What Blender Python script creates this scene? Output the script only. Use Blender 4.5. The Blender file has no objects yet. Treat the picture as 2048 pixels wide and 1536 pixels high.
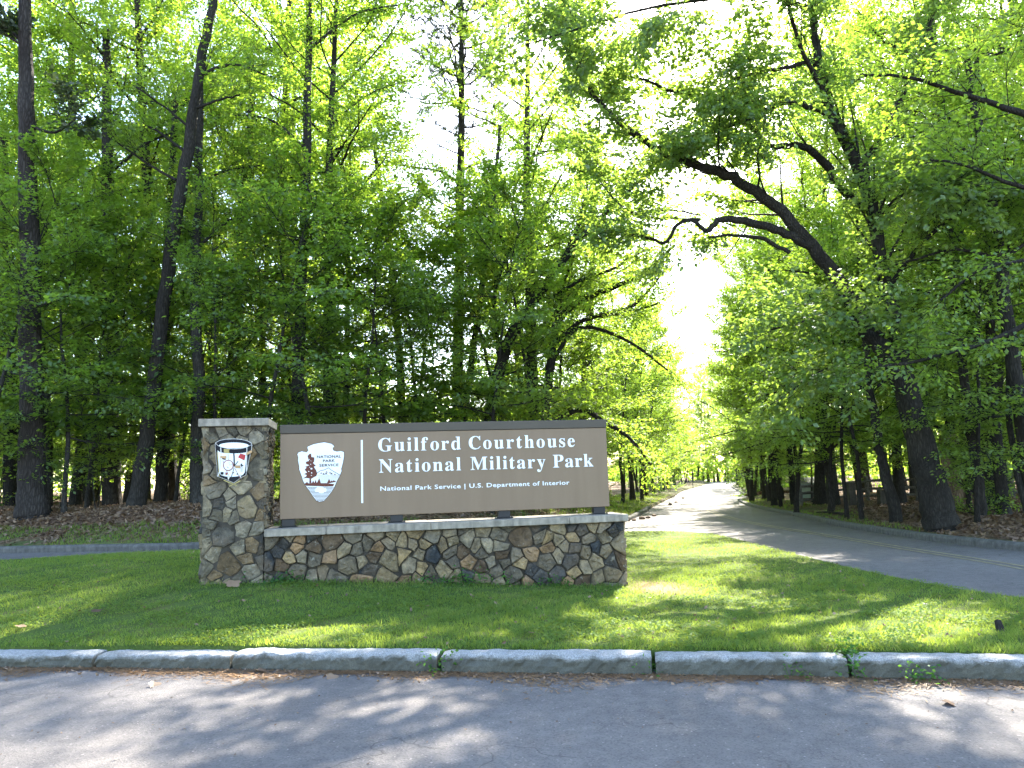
import bpy, bmesh, math, random
import numpy as np
from mathutils import Vector, Matrix
from mathutils import noise as mnoise
from mathutils.geometry import delaunay_2d_cdt

# ------------------------------------------------------------------ camera, sky, sun, exposure
SC = bpy.context.scene
COL = SC.collection
CAM_H, FPX = 1.65, 1540.0
PITCH, ROLL = math.atan(187 / 1540), math.radians(1.8)
SUN_AZ, SUN_EL = math.radians(18), math.radians(37)      # azimuth to the right of +Y
EXPOSURE = 2.9
_f = np.array([0, math.cos(PITCH), math.sin(PITCH)])
_u0 = np.array([0, -math.sin(PITCH), math.cos(PITCH)])
_r0 = np.array([1.0, 0, 0])
_r = math.cos(ROLL) * _r0 - math.sin(ROLL) * _u0
_u = math.sin(ROLL) * _r0 + math.cos(ROLL) * _u0
CAMP = np.array([0, 0, CAM_H])

cd = bpy.data.cameras.new('camera')
cam = bpy.data.objects.new('camera', cd)
COL.objects.link(cam)
cd.sensor_width = 36
cd.lens = 36 * FPX / 2048
cd.clip_end = 2000
m = Matrix.Identity(4)
for i in range(3):
    m[i][0], m[i][1], m[i][2], m[i][3] = _r[i], _u[i], -_f[i], CAMP[i]
cam.matrix_world = m
SC.camera = cam

world = bpy.data.worlds.new('World')
SC.world = world
world.use_nodes = True
wn = world.node_tree
wn.nodes.clear()
sky = wn.nodes.new('ShaderNodeTexSky')
sky.sky_type = 'NISHITA'
sky.sun_disc = False
sky.sun_elevation = SUN_EL
sky.sun_rotation = SUN_AZ
sky.air_density = 1.0
sky.dust_density = 0.9
sky.ozone_density = 0.6
bg = wn.nodes.new('ShaderNodeBackground')
bg.inputs['Strength'].default_value = 0.13
wo = wn.nodes.new('ShaderNodeOutputWorld')
wn.links.new(sky.outputs[0], bg.inputs[0])
wn.links.new(bg.outputs[0], wo.inputs[0])

sd = bpy.data.lights.new('sun', 'SUN')
sd.energy = 4.6
sd.angle = math.radians(0.53)
sd.color = (1.0, 0.93, 0.80)
sun = bpy.data.objects.new('sun', sd)
COL.objects.link(sun)
sdir = Vector((math.sin(SUN_AZ) * math.cos(SUN_EL), math.cos(SUN_AZ) * math.cos(SUN_EL), math.sin(SUN_EL)))
sun.rotation_euler = sdir.to_track_quat('Z', 'Y').to_euler()
sun.location = (0, 0, 40)

SC.view_settings.view_transform = 'Standard'
SC.view_settings.look = 'None'
SC.view_settings.exposure = EXPOSURE
SC.view_settings.gamma = 1
SC.render.engine = 'CYCLES'
cy = SC.cycles
cy.max_bounces = 8
cy.diffuse_bounces = 5
cy.glossy_bounces = 2
cy.transmission_bounces = 6
cy.transparent_max_bounces = 4
cy.caustics_reflective = False
cy.caustics_refractive = False
cy.sample_clamp_indirect = 6
cy.use_denoising = True
cy.use_adaptive_sampling = True
cy.adaptive_threshold = 0.025

# ------------------------------------------------------------------ helpers
def ray(px, py):
    return _f * FPX + _r * (px - 1024) + _u * (768 - py)

def at(px, py, depth):
    d = ray(px, py)
    return CAMP + d * (depth / d[1])

def on_z(px, py, z):
    d = ray(px, py)
    return CAMP + d * ((z - CAM_H) / d[2])

def tag(o, label=None, cat=None, group=None, kind=None):
    if label: o['label'] = label
    if cat: o['category'] = cat
    if group: o['group'] = group
    if kind: o['kind'] = kind
    return o

def empty(name, loc=(0, 0, 0), rz=0.0):
    o = bpy.data.objects.new(name, None)
    COL.objects.link(o)
    o.location = loc
    o.rotation_euler = (0, 0, rz)
    return o

def link(name, me, mat=None, parent=None):
    if mat is not None and not me.materials:
        me.materials.append(mat)
    o = bpy.data.objects.new(name, me)
    COL.objects.link(o)
    if parent is not None:
        o.parent = parent
    return o

def quads_mesh(name, V, Q, smooth=False, tint=None, tri=False):
    V = np.asarray(V, np.float32)
    Q = np.asarray(Q, np.int32)
    k = 3 if tri else 4
    me = bpy.data.meshes.new(name)
    me.vertices.add(len(V))
    me.vertices.foreach_set('co', V.ravel())
    me.loops.add(len(Q) * k)
    me.loops.foreach_set('vertex_index', Q.ravel())
    me.polygons.add(len(Q))
    me.polygons.foreach_set('loop_start', np.arange(len(Q), dtype=np.int32) * k)
    me.polygons.foreach_set('use_smooth', np.full(len(Q), smooth, dtype=bool))
    me.update(calc_edges=True)
    if tint is not None:
        a = me.attributes.new('tint', 'FLOAT', 'POINT')
        a.data.foreach_set('value', np.asarray(tint, np.float32))
    return me

def bm_mesh(name, bm, smooth=False):
    me = bpy.data.meshes.new(name)
    bmesh.ops.recalc_face_normals(bm, faces=bm.faces)
    bm.to_mesh(me)
    bm.free()
    if smooth:
        for p in me.polygons: p.use_smooth = True
    return me

def box_mesh(name, lo, hi, bevel=0.0, seg=2):
    bm = bmesh.new()
    bmesh.ops.create_cube(bm, size=1)
    lo, hi = Vector(lo), Vector(hi)
    for v in bm.verts:
        v.co = Vector([lo[i] + (v.co[i] + .5) * (hi[i] - lo[i]) for i in range(3)])
    if bevel:
        bmesh.ops.bevel(bm, geom=bm.edges[:] + bm.verts[:], offset=bevel, segments=seg, profile=.5, affect='EDGES')
    return bm_mesh(name, bm)

def nrm(a):
    return a / np.maximum(np.linalg.norm(a, axis=-1, keepdims=True), 1e-9)

# ------------------------------------------------------------------ materials
def new_mat(name):
    mt = bpy.data.materials.new(name)
    mt.use_nodes = True
    nt = mt.node_tree
    nt.nodes.clear()
    out = nt.nodes.new('ShaderNodeOutputMaterial')
    return mt, nt, out

def nd(nt, typ, **kw):
    n = nt.nodes.new(typ)
    for k, v in kw.items():
        if k in n.inputs: n.inputs[k].default_value = v
        else: setattr(n, k, v)
    return n

def coords(nt, scale=(1, 1, 1), world=False):
    if world:
        g = nd(nt, 'ShaderNodeNewGeometry').outputs['Position']
    else:
        g = nd(nt, 'ShaderNodeTexCoord').outputs['Object']
    mp = nd(nt, 'ShaderNodeMapping')
    mp.inputs['Scale'].default_value = scale
    nt.links.new(g, mp.inputs['Vector'])
    return mp.outputs[0]

def noise(nt, vec, scale, detail=4, rough=.55, dist=0):
    n = nd(nt, 'ShaderNodeTexNoise', Scale=scale, Detail=detail, Roughness=rough, Distortion=dist)
    nt.links.new(vec, n.inputs['Vector'])
    return n.outputs['Fac']

def ramp(nt, fac, stops, interp='LINEAR'):
    r = nd(nt, 'ShaderNodeValToRGB')
    cr = r.color_ramp
    cr.interpolation = interp
    while len(cr.elements) < len(stops): cr.elements.new(.5)
    for e, (p, c) in zip(cr.elements, stops):
        e.position = p
        e.color = (*c, 1) if len(c) == 3 else c
    nt.links.new(fac, r.inputs[0])
    return r.outputs[0]

def mix(nt, a, b, fac, mode='MIX'):
    n = nd(nt, 'ShaderNodeMix', data_type='RGBA', blend_type=mode)
    for v, s in ((fac, 0), (a, 6), (b, 7)):
        if hasattr(v, 'links'): nt.links.new(v, n.inputs[s])
        else: n.inputs[s].default_value = v if s == 0 else (*v, 1)
    return n.outputs[2]

def math_n(nt, op, a, b=None, clamp=False):
    n = nd(nt, 'ShaderNodeMath', operation=op, use_clamp=clamp)
    for i, v in enumerate((a, b)):
        if v is None: continue
        if hasattr(v, 'links'): nt.links.new(v, n.inputs[i])
        else: n.inputs[i].default_value = v
    return n.outputs[0]

def principled(nt, out, col, rough=.8, spec=.3, bump=None, strength=.5, dist=.02, metal=0):
    p = nd(nt, 'ShaderNodeBsdfPrincipled')
    p.inputs['Roughness'].default_value = rough
    p.inputs['Specular IOR Level'].default_value = spec
    p.inputs['Metallic'].default_value = metal
    if hasattr(col, 'links'): nt.links.new(col, p.inputs['Base Color'])
    else: p.inputs['Base Color'].default_value = (*col, 1)
    if bump is not None:
        b = nd(nt, 'ShaderNodeBump', Strength=strength, Distance=dist)
        nt.links.new(bump, b.inputs['Height'])
        nt.links.new(b.outputs[0], p.inputs['Normal'])
    nt.links.new(p.outputs[0], out.inputs[0])
    return p

def attr(nt, name):
    return nd(nt, 'ShaderNodeAttribute', attribute_name=name).outputs['Fac']

def mat_flat(name, col, rough=.6, spec=.3, metal=0, vary=.12, scale=9):
    mt, nt, out = new_mat(name)
    n = noise(nt, coords(nt), scale, 5)
    c = ramp(nt, n, [(.3, tuple(x * (1 - vary) for x in col)), (.7, tuple(min(1, x * (1 + vary)) for x in col))])
    principled(nt, out, c, rough, spec, metal=metal)
    return mt

def mat_leaf(name, dark, light, trans, gloss=.06, tmix=.5, extra=None):
    """thin leaf: reflects, lets light through, faint sheen; tint varies per leaf, twig and tree"""
    mt, nt, out = new_mat(name)
    t = attr(nt, 'tint')
    rnd = nd(nt, 'ShaderNodeObjectInfo').outputs['Random']
    f = math_n(nt, 'ADD', math_n(nt, 'MULTIPLY', t, .65), math_n(nt, 'MULTIPLY', rnd, .35))
    c = ramp(nt, f, [(.1, dark), (.9, light)]) if extra is None else ramp(nt, t, [(.05, dark), (.6, light)] + extra)
    tc = ramp(nt, f, [(.1, tuple(x * .62 for x in trans)), (.9, trans)])
    d = nd(nt, 'ShaderNodeBsdfDiffuse'); nt.links.new(c, d.inputs[0])
    tr = nd(nt, 'ShaderNodeBsdfTranslucent'); nt.links.new(tc, tr.inputs[0])
    m1 = nd(nt, 'ShaderNodeMixShader'); m1.inputs[0].default_value = tmix
    nt.links.new(d.outputs[0], m1.inputs[1]); nt.links.new(tr.outputs[0], m1.inputs[2])
    g = nd(nt, 'ShaderNodeBsdfGlossy', Roughness=.5); g.inputs[0].default_value = (.9, .95, 1, 1)
    m2 = nd(nt, 'ShaderNodeMixShader'); m2.inputs[0].default_value = gloss
    nt.links.new(m1.outputs[0], m2.inputs[1]); nt.links.new(g.outputs[0], m2.inputs[2])
    nt.links.new(m2.outputs[0], out.inputs[0])
    return mt

def mat_bark(name, c0, c1, c2, sc=1.0):
    if 'pale' not in name and 'rail' not in name: c0, c1, c2 = (tuple(x * k for x, k in zip(c, (.60, .63, .66))) for c in (c0, c1, c2))
    mt, nt, out = new_mat(name)
    v = coords(nt, (16 * sc, 16 * sc, 3.2 * sc))
    w = nd(nt, 'ShaderNodeTexVoronoi', feature='DISTANCE_TO_EDGE', Scale=1.6)
    nz = nd(nt, 'ShaderNodeTexNoise', Scale=1.1, Detail=4)
    nt.links.new(v, nz.inputs['Vector'])
    add = nd(nt, 'ShaderNodeVectorMath', operation='ADD')
    nt.links.new(v, add.inputs[0]); nt.links.new(nz.outputs['Color'], add.inputs[1])
    nt.links.new(add.outputs[0], w.inputs['Vector'])
    crack = ramp(nt, math_n(nt, 'ADD', w.outputs['Distance'], math_n(nt, 'MULTIPLY', nz.outputs['Fac'], .25)), [(.08, (.25, .25, .25)), (.42, (1, 1, 1))])
    big = noise(nt, coords(nt, (1, 1, .5)), 1.3, 4)
    c = mix(nt, c1, c2, ramp(nt, big, [(.35, (0, 0, 0)), (.65, (1, 1, 1))]))
    c = mix(nt, c0, c, crack)
    fine = noise(nt, v, 4, 5)
    h = math_n(nt, 'ADD', crack, math_n(nt, 'MULTIPLY', fine, .5))
    principled(nt, out, c, .92, .15, h, .9, .03)
    return mt

M = {}
M['leaf_wood'] = mat_leaf('leaf_broad', (.042, .100, .018), (.110, .178, .026), (.44, .66, .05), .045, .6)
M['leaf_sun'] = mat_leaf('leaf_backlit', (.055, .11, .018), (.12, .18, .026), (.47, .68, .06), .04, .6)  # lighter, yellower copy of the broad leaf: backlight put into its colour
M['leaf_oak'] = mat_leaf('leaf_oak', (.034, .085, .024), (.085, .15, .032), (.34, .50, .06), .05, .55)
M['needle'] = mat_leaf('pine_needles', (.03, .055, .02), (.07, .095, .035), (.08, .12, .03), .05, .3)
M['leaf_weed'] = mat_leaf('weed_leaf', (.03, .10, .02), (.07, .17, .03), (.20, .42, .04), .015, .45)
M['grass'] = mat_leaf('grass_blades', (.060, .138, .030), (.14, .21, .045), (.40, .52, .06), .01, .45, [(.80, (.13, .19, .035)), (1.0, (.30, .25, .11))])
M['dry_leaf'] = mat_leaf('dry_leaves', (.10, .055, .030), (.34, .225, .135), (.16, .085, .035), .04, .25)
M['needles_dry'] = mat_leaf('pine_straw', (.14, .075, .035), (.34, .21, .11), (.12, .07, .03), .03, .2)
M['bark_grey'] = mat_bark('bark_grey', (.018, .015, .013), (.075, .065, .054), (.12, .11, .095), 1.2)
M['bark_dark'] = mat_bark('bark_oak', (.012, .010, .009), (.055, .046, .038), (.085, .075, .062), .9)
M['bark_pine'] = mat_bark('bark_pine', (.016, .012, .010), (.060, .047, .040), (.095, .080, .070), .7)
M['bark_pale'] = mat_bark('bark_pale', (.06, .04, .025), (.27, .19, .12), (.34, .26, .18), .8)

# ------------------------------------------------------------------ ground materials
def mat_asphalt():
    mt, nt, out = new_mat('asphalt')
    p = coords(nt, world=True)
    big = noise(nt, p, .35, 5, .6)
    mid = noise(nt, p, 6, 4)
    speck = nd(nt, 'ShaderNodeTexVoronoi', feature='F1', Scale=85)
    nt.links.new(p, speck.inputs['Vector'])
    c = ramp(nt, big, [(.3, (.122, .110, .106)), (.7, (.172, .157, .150))])
    c = mix(nt, c, ramp(nt, mid, [(.3, (.72, .72, .73)), (.75, (1.15, 1.14, 1.12))]), .7, 'MULTIPLY')
    c = mix(nt, c, ramp(nt, speck.outputs['Color'], [(.0, (.55, .55, .56)), (.55, (1, 1, 1)), (.88, (1.05, 1.05, 1.05)), (1, (2.6, 2.5, 2.4))]), .75, 'MULTIPLY')
    # long thin cracks
    wv = nd(nt, 'ShaderNodeTexVoronoi', feature='DISTANCE_TO_EDGE', Scale=.55)
    nz = nd(nt, 'ShaderNodeTexNoise', Scale=1.6, Detail=6)
    nt.links.new(p, nz.inputs['Vector'])
    ad = nd(nt, 'ShaderNodeVectorMath', operation='ADD')
    nt.links.new(p, ad.inputs[0]); nt.links.new(nz.outputs['Color'], ad.inputs[1])
    nt.links.new(ad.outputs[0], wv.inputs['Vector'])
    crack = ramp(nt, wv.outputs['Distance'], [(.0, (.55, .54, .53)), (.007, (1, 1, 1))])
    gate = ramp(nt, noise(nt, p, .8, 2), [(.44, (0, 0, 0)), (.56, (1, 1, 1))])
    c = mix(nt, c, mix(nt, (1, 1, 1), crack, gate), 1.0, 'MULTIPLY')
    h = math_n(nt, 'ADD', noise(nt, p, 120, 3), math_n(nt, 'MULTIPLY', speck.outputs['Distance'], .8))
    principled(nt, out, c, .85, .25, h, .55, .006)
    return mt

def mat_lawn():
    mt, nt, out = new_mat('lawn_soil')
    p = coords(nt, world=True)
    a = noise(nt, p, 1.6, 5)
    b = noise(nt, p, 40, 5)
    c = ramp(nt, a, [(.3, (.045, .080, .018)), (.55, (.085, .120, .028)), (.75, (.16, .15, .055))])
    c = mix(nt, c, ramp(nt, b, [(.3, (.5, .5, .5)), (.7, (1.2, 1.2, 1.1))]), .8, 'MULTIPLY')
    soil = ramp(nt, b, [(.3, (.16, .085, .05)), (.7, (.36, .22, .145))])
    c = mix(nt, c, soil, attr(nt, 'tint'))
    principled(nt, out, c, .95, .1, b, .8, .03)
    return mt

def mat_floor():
    """woodland floor: brown litter, with a green verge where the 'tint' attribute says so"""
    mt, nt, out = new_mat('woodland_floor')
    p = coords(nt, world=True)
    v = nd(nt, 'ShaderNodeTexVoronoi', feature='F1', Scale=11)
    nt.links.new(p, v.inputs['Vector'])
    litter = ramp(nt, v.outputs['Color'], [(.1, (.055, .032, .020)), (.5, (.15, .095, .062)), (.95, (.29, .205, .145))])
    litter = mix(nt, litter, ramp(nt, noise(nt, p, .7, 4), [(.3, (.55, .52, .5)), (.7, (1.1, 1.08, 1.05))]), .8, 'MULTIPLY')
    g = noise(nt, p, 30, 4)
    grass = ramp(nt, g, [(.3, (.035, .06, .018)), (.7, (.13, .155, .05))])
    n = noise(nt, p, 1.1, 4)
    f = math_n(nt, 'MULTIPLY', attr(nt, 'tint'), ramp(nt, n, [(.38, (0, 0, 0)), (.55, (1, 1, 1))]))
    c = mix(nt, litter, grass, f)
    principled(nt, out, c, .95, .1, math_n(nt, 'ADD', v.outputs['Distance'], g), .8, .05)
    return mt

def mat_granite():
    mt, nt, out = new_mat('granite')
    p = coords(nt, world=True)
    sp = nd(nt, 'ShaderNodeTexVoronoi', feature='F1', Scale=160); nt.links.new(p, sp.inputs['Vector'])
    c = ramp(nt, sp.outputs['Color'], [(0, (.13, .13, .13)), (.5, (.26, .26, .255)), (1, (.40, .40, .39))])
    # stain and shade painted together on the upright face, lit top painted paler
    sep = nd(nt, 'ShaderNodeSeparateXYZ'); nt.links.new(p, sep.inputs[0])
    n = noise(nt, p, 7, 6, .65)
    up = ramp(nt, math_n(nt, 'ADD', math_n(nt, 'MULTIPLY', sep.outputs[2], 6), math_n(nt, 'MULTIPLY', math_n(nt, 'SUBTRACT', n, .5), .8)), [(.70, (0, 0, 0)), (.96, (1, 1, 1))])
    grime_shade = ramp(nt, n, [(.25, (.10, .10, .085)), (.5, (.22, .22, .18)), (.75, (.46, .44, .36))])
    c2 = mix(nt, c, grime_shade, 1.0, 'MULTIPLY')
    c2 = mix(nt, c2, (.13, .128, .105), .38)
    c = mix(nt, c2, c, up)
    principled(nt, out, c, .8, .3, math_n(nt, 'ADD', n, math_n(nt, 'MULTIPLY', noise(nt, p, 60, 4), .4)), .7, .025)
    return mt

def mat_concrete(name='concrete', base=(.33, .315, .285)):
    mt, nt, out = new_mat(name)
    p = coords(nt, world=True)
    st = noise(nt, coords(nt, (14, 14, 1.2), True), 1.0, 4)
    n = noise(nt, p, 9, 6, .65)
    c = ramp(nt, n, [(.3, tuple(x * .62 for x in base)), (.7, tuple(x * 1.15 for x in base))])
    c = mix(nt, c, ramp(nt, st, [(.35, (.62, .62, .60)), (.6, (1.08, 1.07, 1.05))]), .7, 'MULTIPLY')
    principled(nt, out, c, .9, .2, noise(nt, p, 70, 5), .4, .008)
    return mt

def mat_stone():
    mt, nt, out = new_mat('fieldstone')
    oi = nd(nt, 'ShaderNodeObjectInfo')
    p = coords(nt, world=True)
    n1 = noise(nt, p, 7, 7, .68)
    n2 = noise(nt, p, 2.4, 3, .5)
    n3 = noise(nt, p, 38, 5, .7)
    c = mix(nt, oi.outputs['Color'], ramp(nt, n1, [(.30, (.30, .30, .31)), (.5, (.85, .85, .85)), (.70, (1.5, 1.43, 1.30))]), .9, 'MULTIPLY')
    rust = ramp(nt, n2, [(.52, (0, 0, 0)), (.70, (.4, .4, .4))])
    c = mix(nt, c, (.25, .18, .11), rust)
    lich = ramp(nt, noise(nt, p, 13, 6, .7), [(.60, (0, 0, 0)), (.70, (.7, .7, .7))])
    c = mix(nt, c, (.33, .32, .27), lich)
    c = mix(nt, c, ramp(nt, n3, [(.3, (.68, .68, .68)), (.7, (1.2, 1.2, 1.2))]), .7, 'MULTIPLY')
    h = math_n(nt, 'ADD', n1, math_n(nt, 'MULTIPLY', n3, .35))
    principled(nt, out, c, .88, .25, h, .9, .03)
    return mt

M['asphalt'] = mat_asphalt()
M['lawn'] = mat_lawn()
M['floor'] = mat_floor()
M['granite'] = mat_granite()
M['cap'] = mat_concrete('cap_stone', (.32, .285, .235))
M['kerb_concrete'] = mat_concrete('kerb_concrete', (.12, .117, .11))
M['mortar'] = mat_concrete('mortar', (.075, .066, .054))
M['stone'] = mat_stone()
M['yellow'] = mat_flat('road_paint', (.24, .20, .115), .8, .2, vary=.35, scale=5)

# ------------------------------------------------------------------ terrain heights
def tps(pts, lam=.02):
    P = np.array(pts, float)
    XY, Z = P[:, :2] / 20, P[:, 2]
    def U(r2): return np.where(r2 > 1e-12, .5 * r2 * np.log(np.maximum(r2, 1e-12)), 0)
    n = len(P)
    K = U(((XY[:, None] - XY[None]) ** 2).sum(-1)) + lam * np.eye(n)
    Q = np.hstack([np.ones((n, 1)), XY])
    A = np.block([[K, Q], [Q.T, np.zeros((3, 3))]])
    w = np.linalg.solve(A, np.concatenate([Z, np.zeros(3)]))
    def f(x, y):
        q = np.stack([np.asarray(x, float).ravel(), np.asarray(y, float).ravel()], 1) / 20
        out = np.empty(len(q))
        for s in range(0, len(q), 20000):
            qq = q[s:s + 20000]
            out[s:s + 20000] = U(((qq[:, None] - XY[None]) ** 2).sum(-1)) @ w[:n] + w[n] + qq @ w[n + 1:]
        return out.reshape(np.shape(x))
    return f

road_pts = [(x, y, 0) for x in (-16, -8, 0, 8, 16) for y in (-20, -8, 0, 5)]
road_pts += [(5.9, 9.3, 0), (9.5, 14.8, 0), (5.2, 17.5, -.03), (9, 18.5, 0), (5.2, 21, -.05), (10.8, 29.7, -.2), (3.8, 27.6, -.1), (8.7, 48.9, -.4),
             (13.5, 44.9, -.4), (15.6, 56, -.45), (15, 73, -.55), (29.4, 124, -.7), (33.4, 120, -.7), (60, 170, -.7), (0, 170, -.5), (-15.6, 18.3, .3), (-11.75, 17.8, .3), (-6.9, 17, .3),
             (-30, 20, .35), (-1, 20, .1), (-60, 60, .5), (60, 60, 0), (50, 20, 0), (-60, 170, .3), (110, 170, -.3), (-40, 5, .1), (40, 0, 0), (40, -20, 0), (-40, -20, 0)]
z_road = tps(road_pts)

lawn_pts = [(-20, 9.2, .22), (-8, 8.05, .17), (-5, 7.6, .17), (-.6, 7.0, .17), (2.67, 6.45, .17), (3.8, 6.0, .16), (6.5, 5.2, .14), (-4.03, 10, .44), (-3.28, 10.1, .40), (-1, 10.5, .27), (1.5, 11.0, .08), (3.5, 10.8, .07),
            (-8.9, 13.3, .43), (-7.2, 13.3, .50), (-5.5, 13.3, .55), (-3, 13.5, .45), (0, 14, .2), (-10, 14.6, .40), (-6, 15, .42), (-2, 16.5, .30), (5.2, 21, .03), (5.15, 17.5, .05), (5.15, 14.5, .07), (5.3, 11.8, .07),
            (5.55, 10.2, .07), (5.9, 9.2, .07), (8, 6.5, .07), (3, 21.7, .06), (-13, 13.5, .36), (-20, 12.5, .36), (3, 16, .07), (0, 8.5, .17), (3, 8.5, .12)]
z_lawn = tps(lawn_pts, .003)

def catmull(pts, k=6):
    P = np.asarray(pts, float)
    P = np.vstack([2 * P[0] - P[1], P, 2 * P[-1] - P[-2]])
    out = []
    for i in range(1, len(P) - 2):
        t = np.linspace(0, 1, k, endpoint=False)[:, None]
        a, b, c, d = P[i - 1], P[i], P[i + 1], P[i + 2]
        out.append(.5 * ((2 * b) + (-a + c) * t + (2 * a - 5 * b + 4 * c - d) * t ** 2 + (-a + 3 * b - 3 * c + d) * t ** 3))
    out.append(P[-2][None])
    return np.vstack(out)

def seg_dist(X, Y, line):
    """distance from points to a polyline"""
    L = np.asarray(line, float)
    best = np.full(np.shape(X), 1e9)
    for a, b in zip(L[:-1], L[1:]):
        d = b - a
        t = np.clip(((X - a[0]) * d[0] + (Y - a[1]) * d[1]) / max(d @ d, 1e-9), 0, 1)
        best = np.minimum(best, np.hypot(X - a[0] - t * d[0], Y - a[1] - t * d[1]))
    return best

def inside(X, Y, poly):
    P = np.asarray(poly, float)
    c = np.zeros(np.shape(X), bool)
    j = len(P) - 1
    for i in range(len(P)):
        xi, yi, xj, yj = *P[i], *P[j]
        if yi != yj:
            c ^= ((yi > Y) != (yj > Y)) & (X < (xj - xi) * (Y - yi) / (yj - yi) + xi)
        j = i
    return c

def sheet(name, poly, zf, tintf, mat, steps, skirt=.3):
    """triangulated ground inside a closed outline; interior points at the given grid steps [(step, xmin, xmax, ymin, ymax)]"""
    poly = np.asarray(poly, float)
    pts = [poly]
    rs = np.random.default_rng(5)
    for st, x0, x1, y0, y1 in steps:
        gx, gy = np.meshgrid(np.arange(x0, x1, st), np.arange(y0, y1, st))
        gx, gy = gx.ravel() + rs.uniform(-.3, .3, gx.size) * st, gy.ravel() + rs.uniform(-.3, .3, gy.size) * st
        k = inside(gx, gy, poly)
        gx, gy = gx[k], gy[k]
        k = seg_dist(gx, gy, np.vstack([poly, poly[:1]])) > st * .35
        pts.append(np.stack([gx[k], gy[k]], 1))
    V2 = np.vstack(pts)
    n = len(poly)
    vs, es, fs, *_ = delaunay_2d_cdt([Vector(p) for p in V2], [(i, (i + 1) % n) for i in range(n)], [], 1, 1e-5)
    V2 = np.array([v[:] for v in vs])
    Z = zf(V2[:, 0], V2[:, 1])
    V = np.column_stack([V2, Z])
    T = np.array([f for f in fs if len(f) == 3])
    a, b, c = V2[T[:, 0]], V2[T[:, 1]], V2[T[:, 2]]
    flip = ((b - a)[:, 0] * (c - a)[:, 1] - (b - a)[:, 1] * (c - a)[:, 0]) < 0
    T[flip] = T[flip][:, ::-1]
    # skirt down from the outline
    idx = list(range(n))
    lo = np.column_stack([poly, V[:n, 2] - skirt])
    V = np.vstack([V, lo])
    base = len(V2)
    S = []
    for i in range(n):
        j = (i + 1) % n
        S += [(i, base + i, base + j), (i, base + j, j)]
    T = np.vstack([T, np.array(S)])
    t = np.concatenate([tintf(V2[:, 0], V2[:, 1]), np.zeros(n)])
    me = quads_mesh(name, V, T, True, t, tri=True)
    return link(name, me, mat)

# ------------------------------------------------------------------ the roads (one asphalt sheet) and the base ground
def grid_sheet(name, xs, ys, zf, mat):
    gx, gy = np.meshgrid(xs, ys)
    V = np.column_stack([gx.ravel(), gy.ravel(), zf(gx, gy).ravel()])
    nx, ny = len(xs), len(ys)
    i = np.arange(nx * ny).reshape(ny, nx)
    Q = np.stack([i[:-1, :-1], i[:-1, 1:], i[1:, 1:], i[1:, :-1]], -1).reshape(-1, 4)
    return link(name, quads_mesh(name, V, Q, True), mat)

xs = np.concatenate([np.arange(-60, -20, 4), np.arange(-20, 24, .8), np.arange(24, 90, 4)])
ys = np.concatenate([np.arange(-40, 0, 4), np.arange(0, 30, .8), np.arange(30, 172, 3)])
tag(grid_sheet('road', xs, ys, z_road, M['asphalt']), 'grey asphalt road in front of the sign and curving away behind it', kind='structure')
gx = np.concatenate([np.arange(-900, -60, 60), np.arange(-60, 100, 8), np.arange(100, 900, 60)])
gy = np.concatenate([np.arange(-300, -40, 40), np.arange(-40, 180, 8), np.arange(180, 1200, 60)])
tag(grid_sheet('ground', gx, gy, lambda x, y: np.clip(z_road(np.clip(x, -60, 90), np.clip(y, -40, 170)), -1.5, 1) - .35, M['floor']), 'ground beneath the wood', kind='structure')

# outlines (x, y)
KERB = catmull([(-22, 9.75), (-12, 8.4), (-4.84, 7.41), (-2.6, 7.1), (-.6, 6.8), (1.06, 6.56), (2.58, 6.3), (3.81, 6.06), (6.2, 5.45)], 8)       # foot of the front kerb
kt = nrm(np.gradient(KERB, axis=0))
kn = np.stack([-kt[:, 1], kt[:, 0]], 1)                                                                                          # points away from the camera
lawn_front = KERB + kn * .20
lawn_right = catmull([(7.6, 5.6), (6.9, 7.2), (5.9, 9.25), (5.57, 10.2), (5.33, 11.8), (5.19, 14.45), (5.19, 17.5), (5.1, 20.2), (4.4, 21.5), (3, 21.8), (0, 19.6), (-3, 17.6), (-6, 16.0), (-9.5, 14.9), (-14, 14.1), (-22, 13.2)], 6)
LAWN = np.vstack([lawn_front[:-1], lawn_right])
SOIL = on_z(1315, 1177, .07)[:2]
def soil_mask(x, y):
    d = np.hypot((x - SOIL[0]) / .46, (y - SOIL[1]) / .85)
    return np.clip(1.25 - d, 0, 1)
lawn = sheet('lawn', LAWN, z_lawn, soil_mask, M['lawn'], [(.35, -10, 9, 5, 16), (.9, -24, -10, 6, 16), (.8, -10, 9, 16, 23)])
tag(lawn, 'grass island between the roads', kind='structure')

left_edge = catmull([(-34, 20.2), (-24, 19.2), (-15.6, 18.3), (-11.75, 17.8), (-9.3, 17.46), (-6.9, 17.3), (-4, 18.6), (-1, 21.6), (1.5, 24.8), (3.83, 28.5), (6.0, 37), (8.72, 48.9), (14.2, 70), (20.5, 95), (29.4, 124), (40, 160)], 6)
LEFT = np.vstack([left_edge, [(40, 168), (-58, 168), (-58, 22)]])
right_edge = catmull([(14.5, 5.5), (11.2, 9.5), (9.7, 13.5), (9.1, 16), (9.02, 18.5), (9.5, 23), (10.8, 29.7), (13.2, 44.0), (15.4, 54)], 6)
RIGHT = np.vstack([right_edge, [(17.2, 55.4), (24, 56.2), (60, 58), (60, 3), (20, 3.2)]])
far_edge = catmull([(19.4, 66), (23, 79.8), (28, 100), (33.4, 120), (46, 160)], 5)
RIGHT_FAR = np.vstack([[(18.6, 61.2)], far_edge, [(48, 168), (88, 168), (88, 62.5), (60, 62.2), (26, 61)]])

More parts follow.
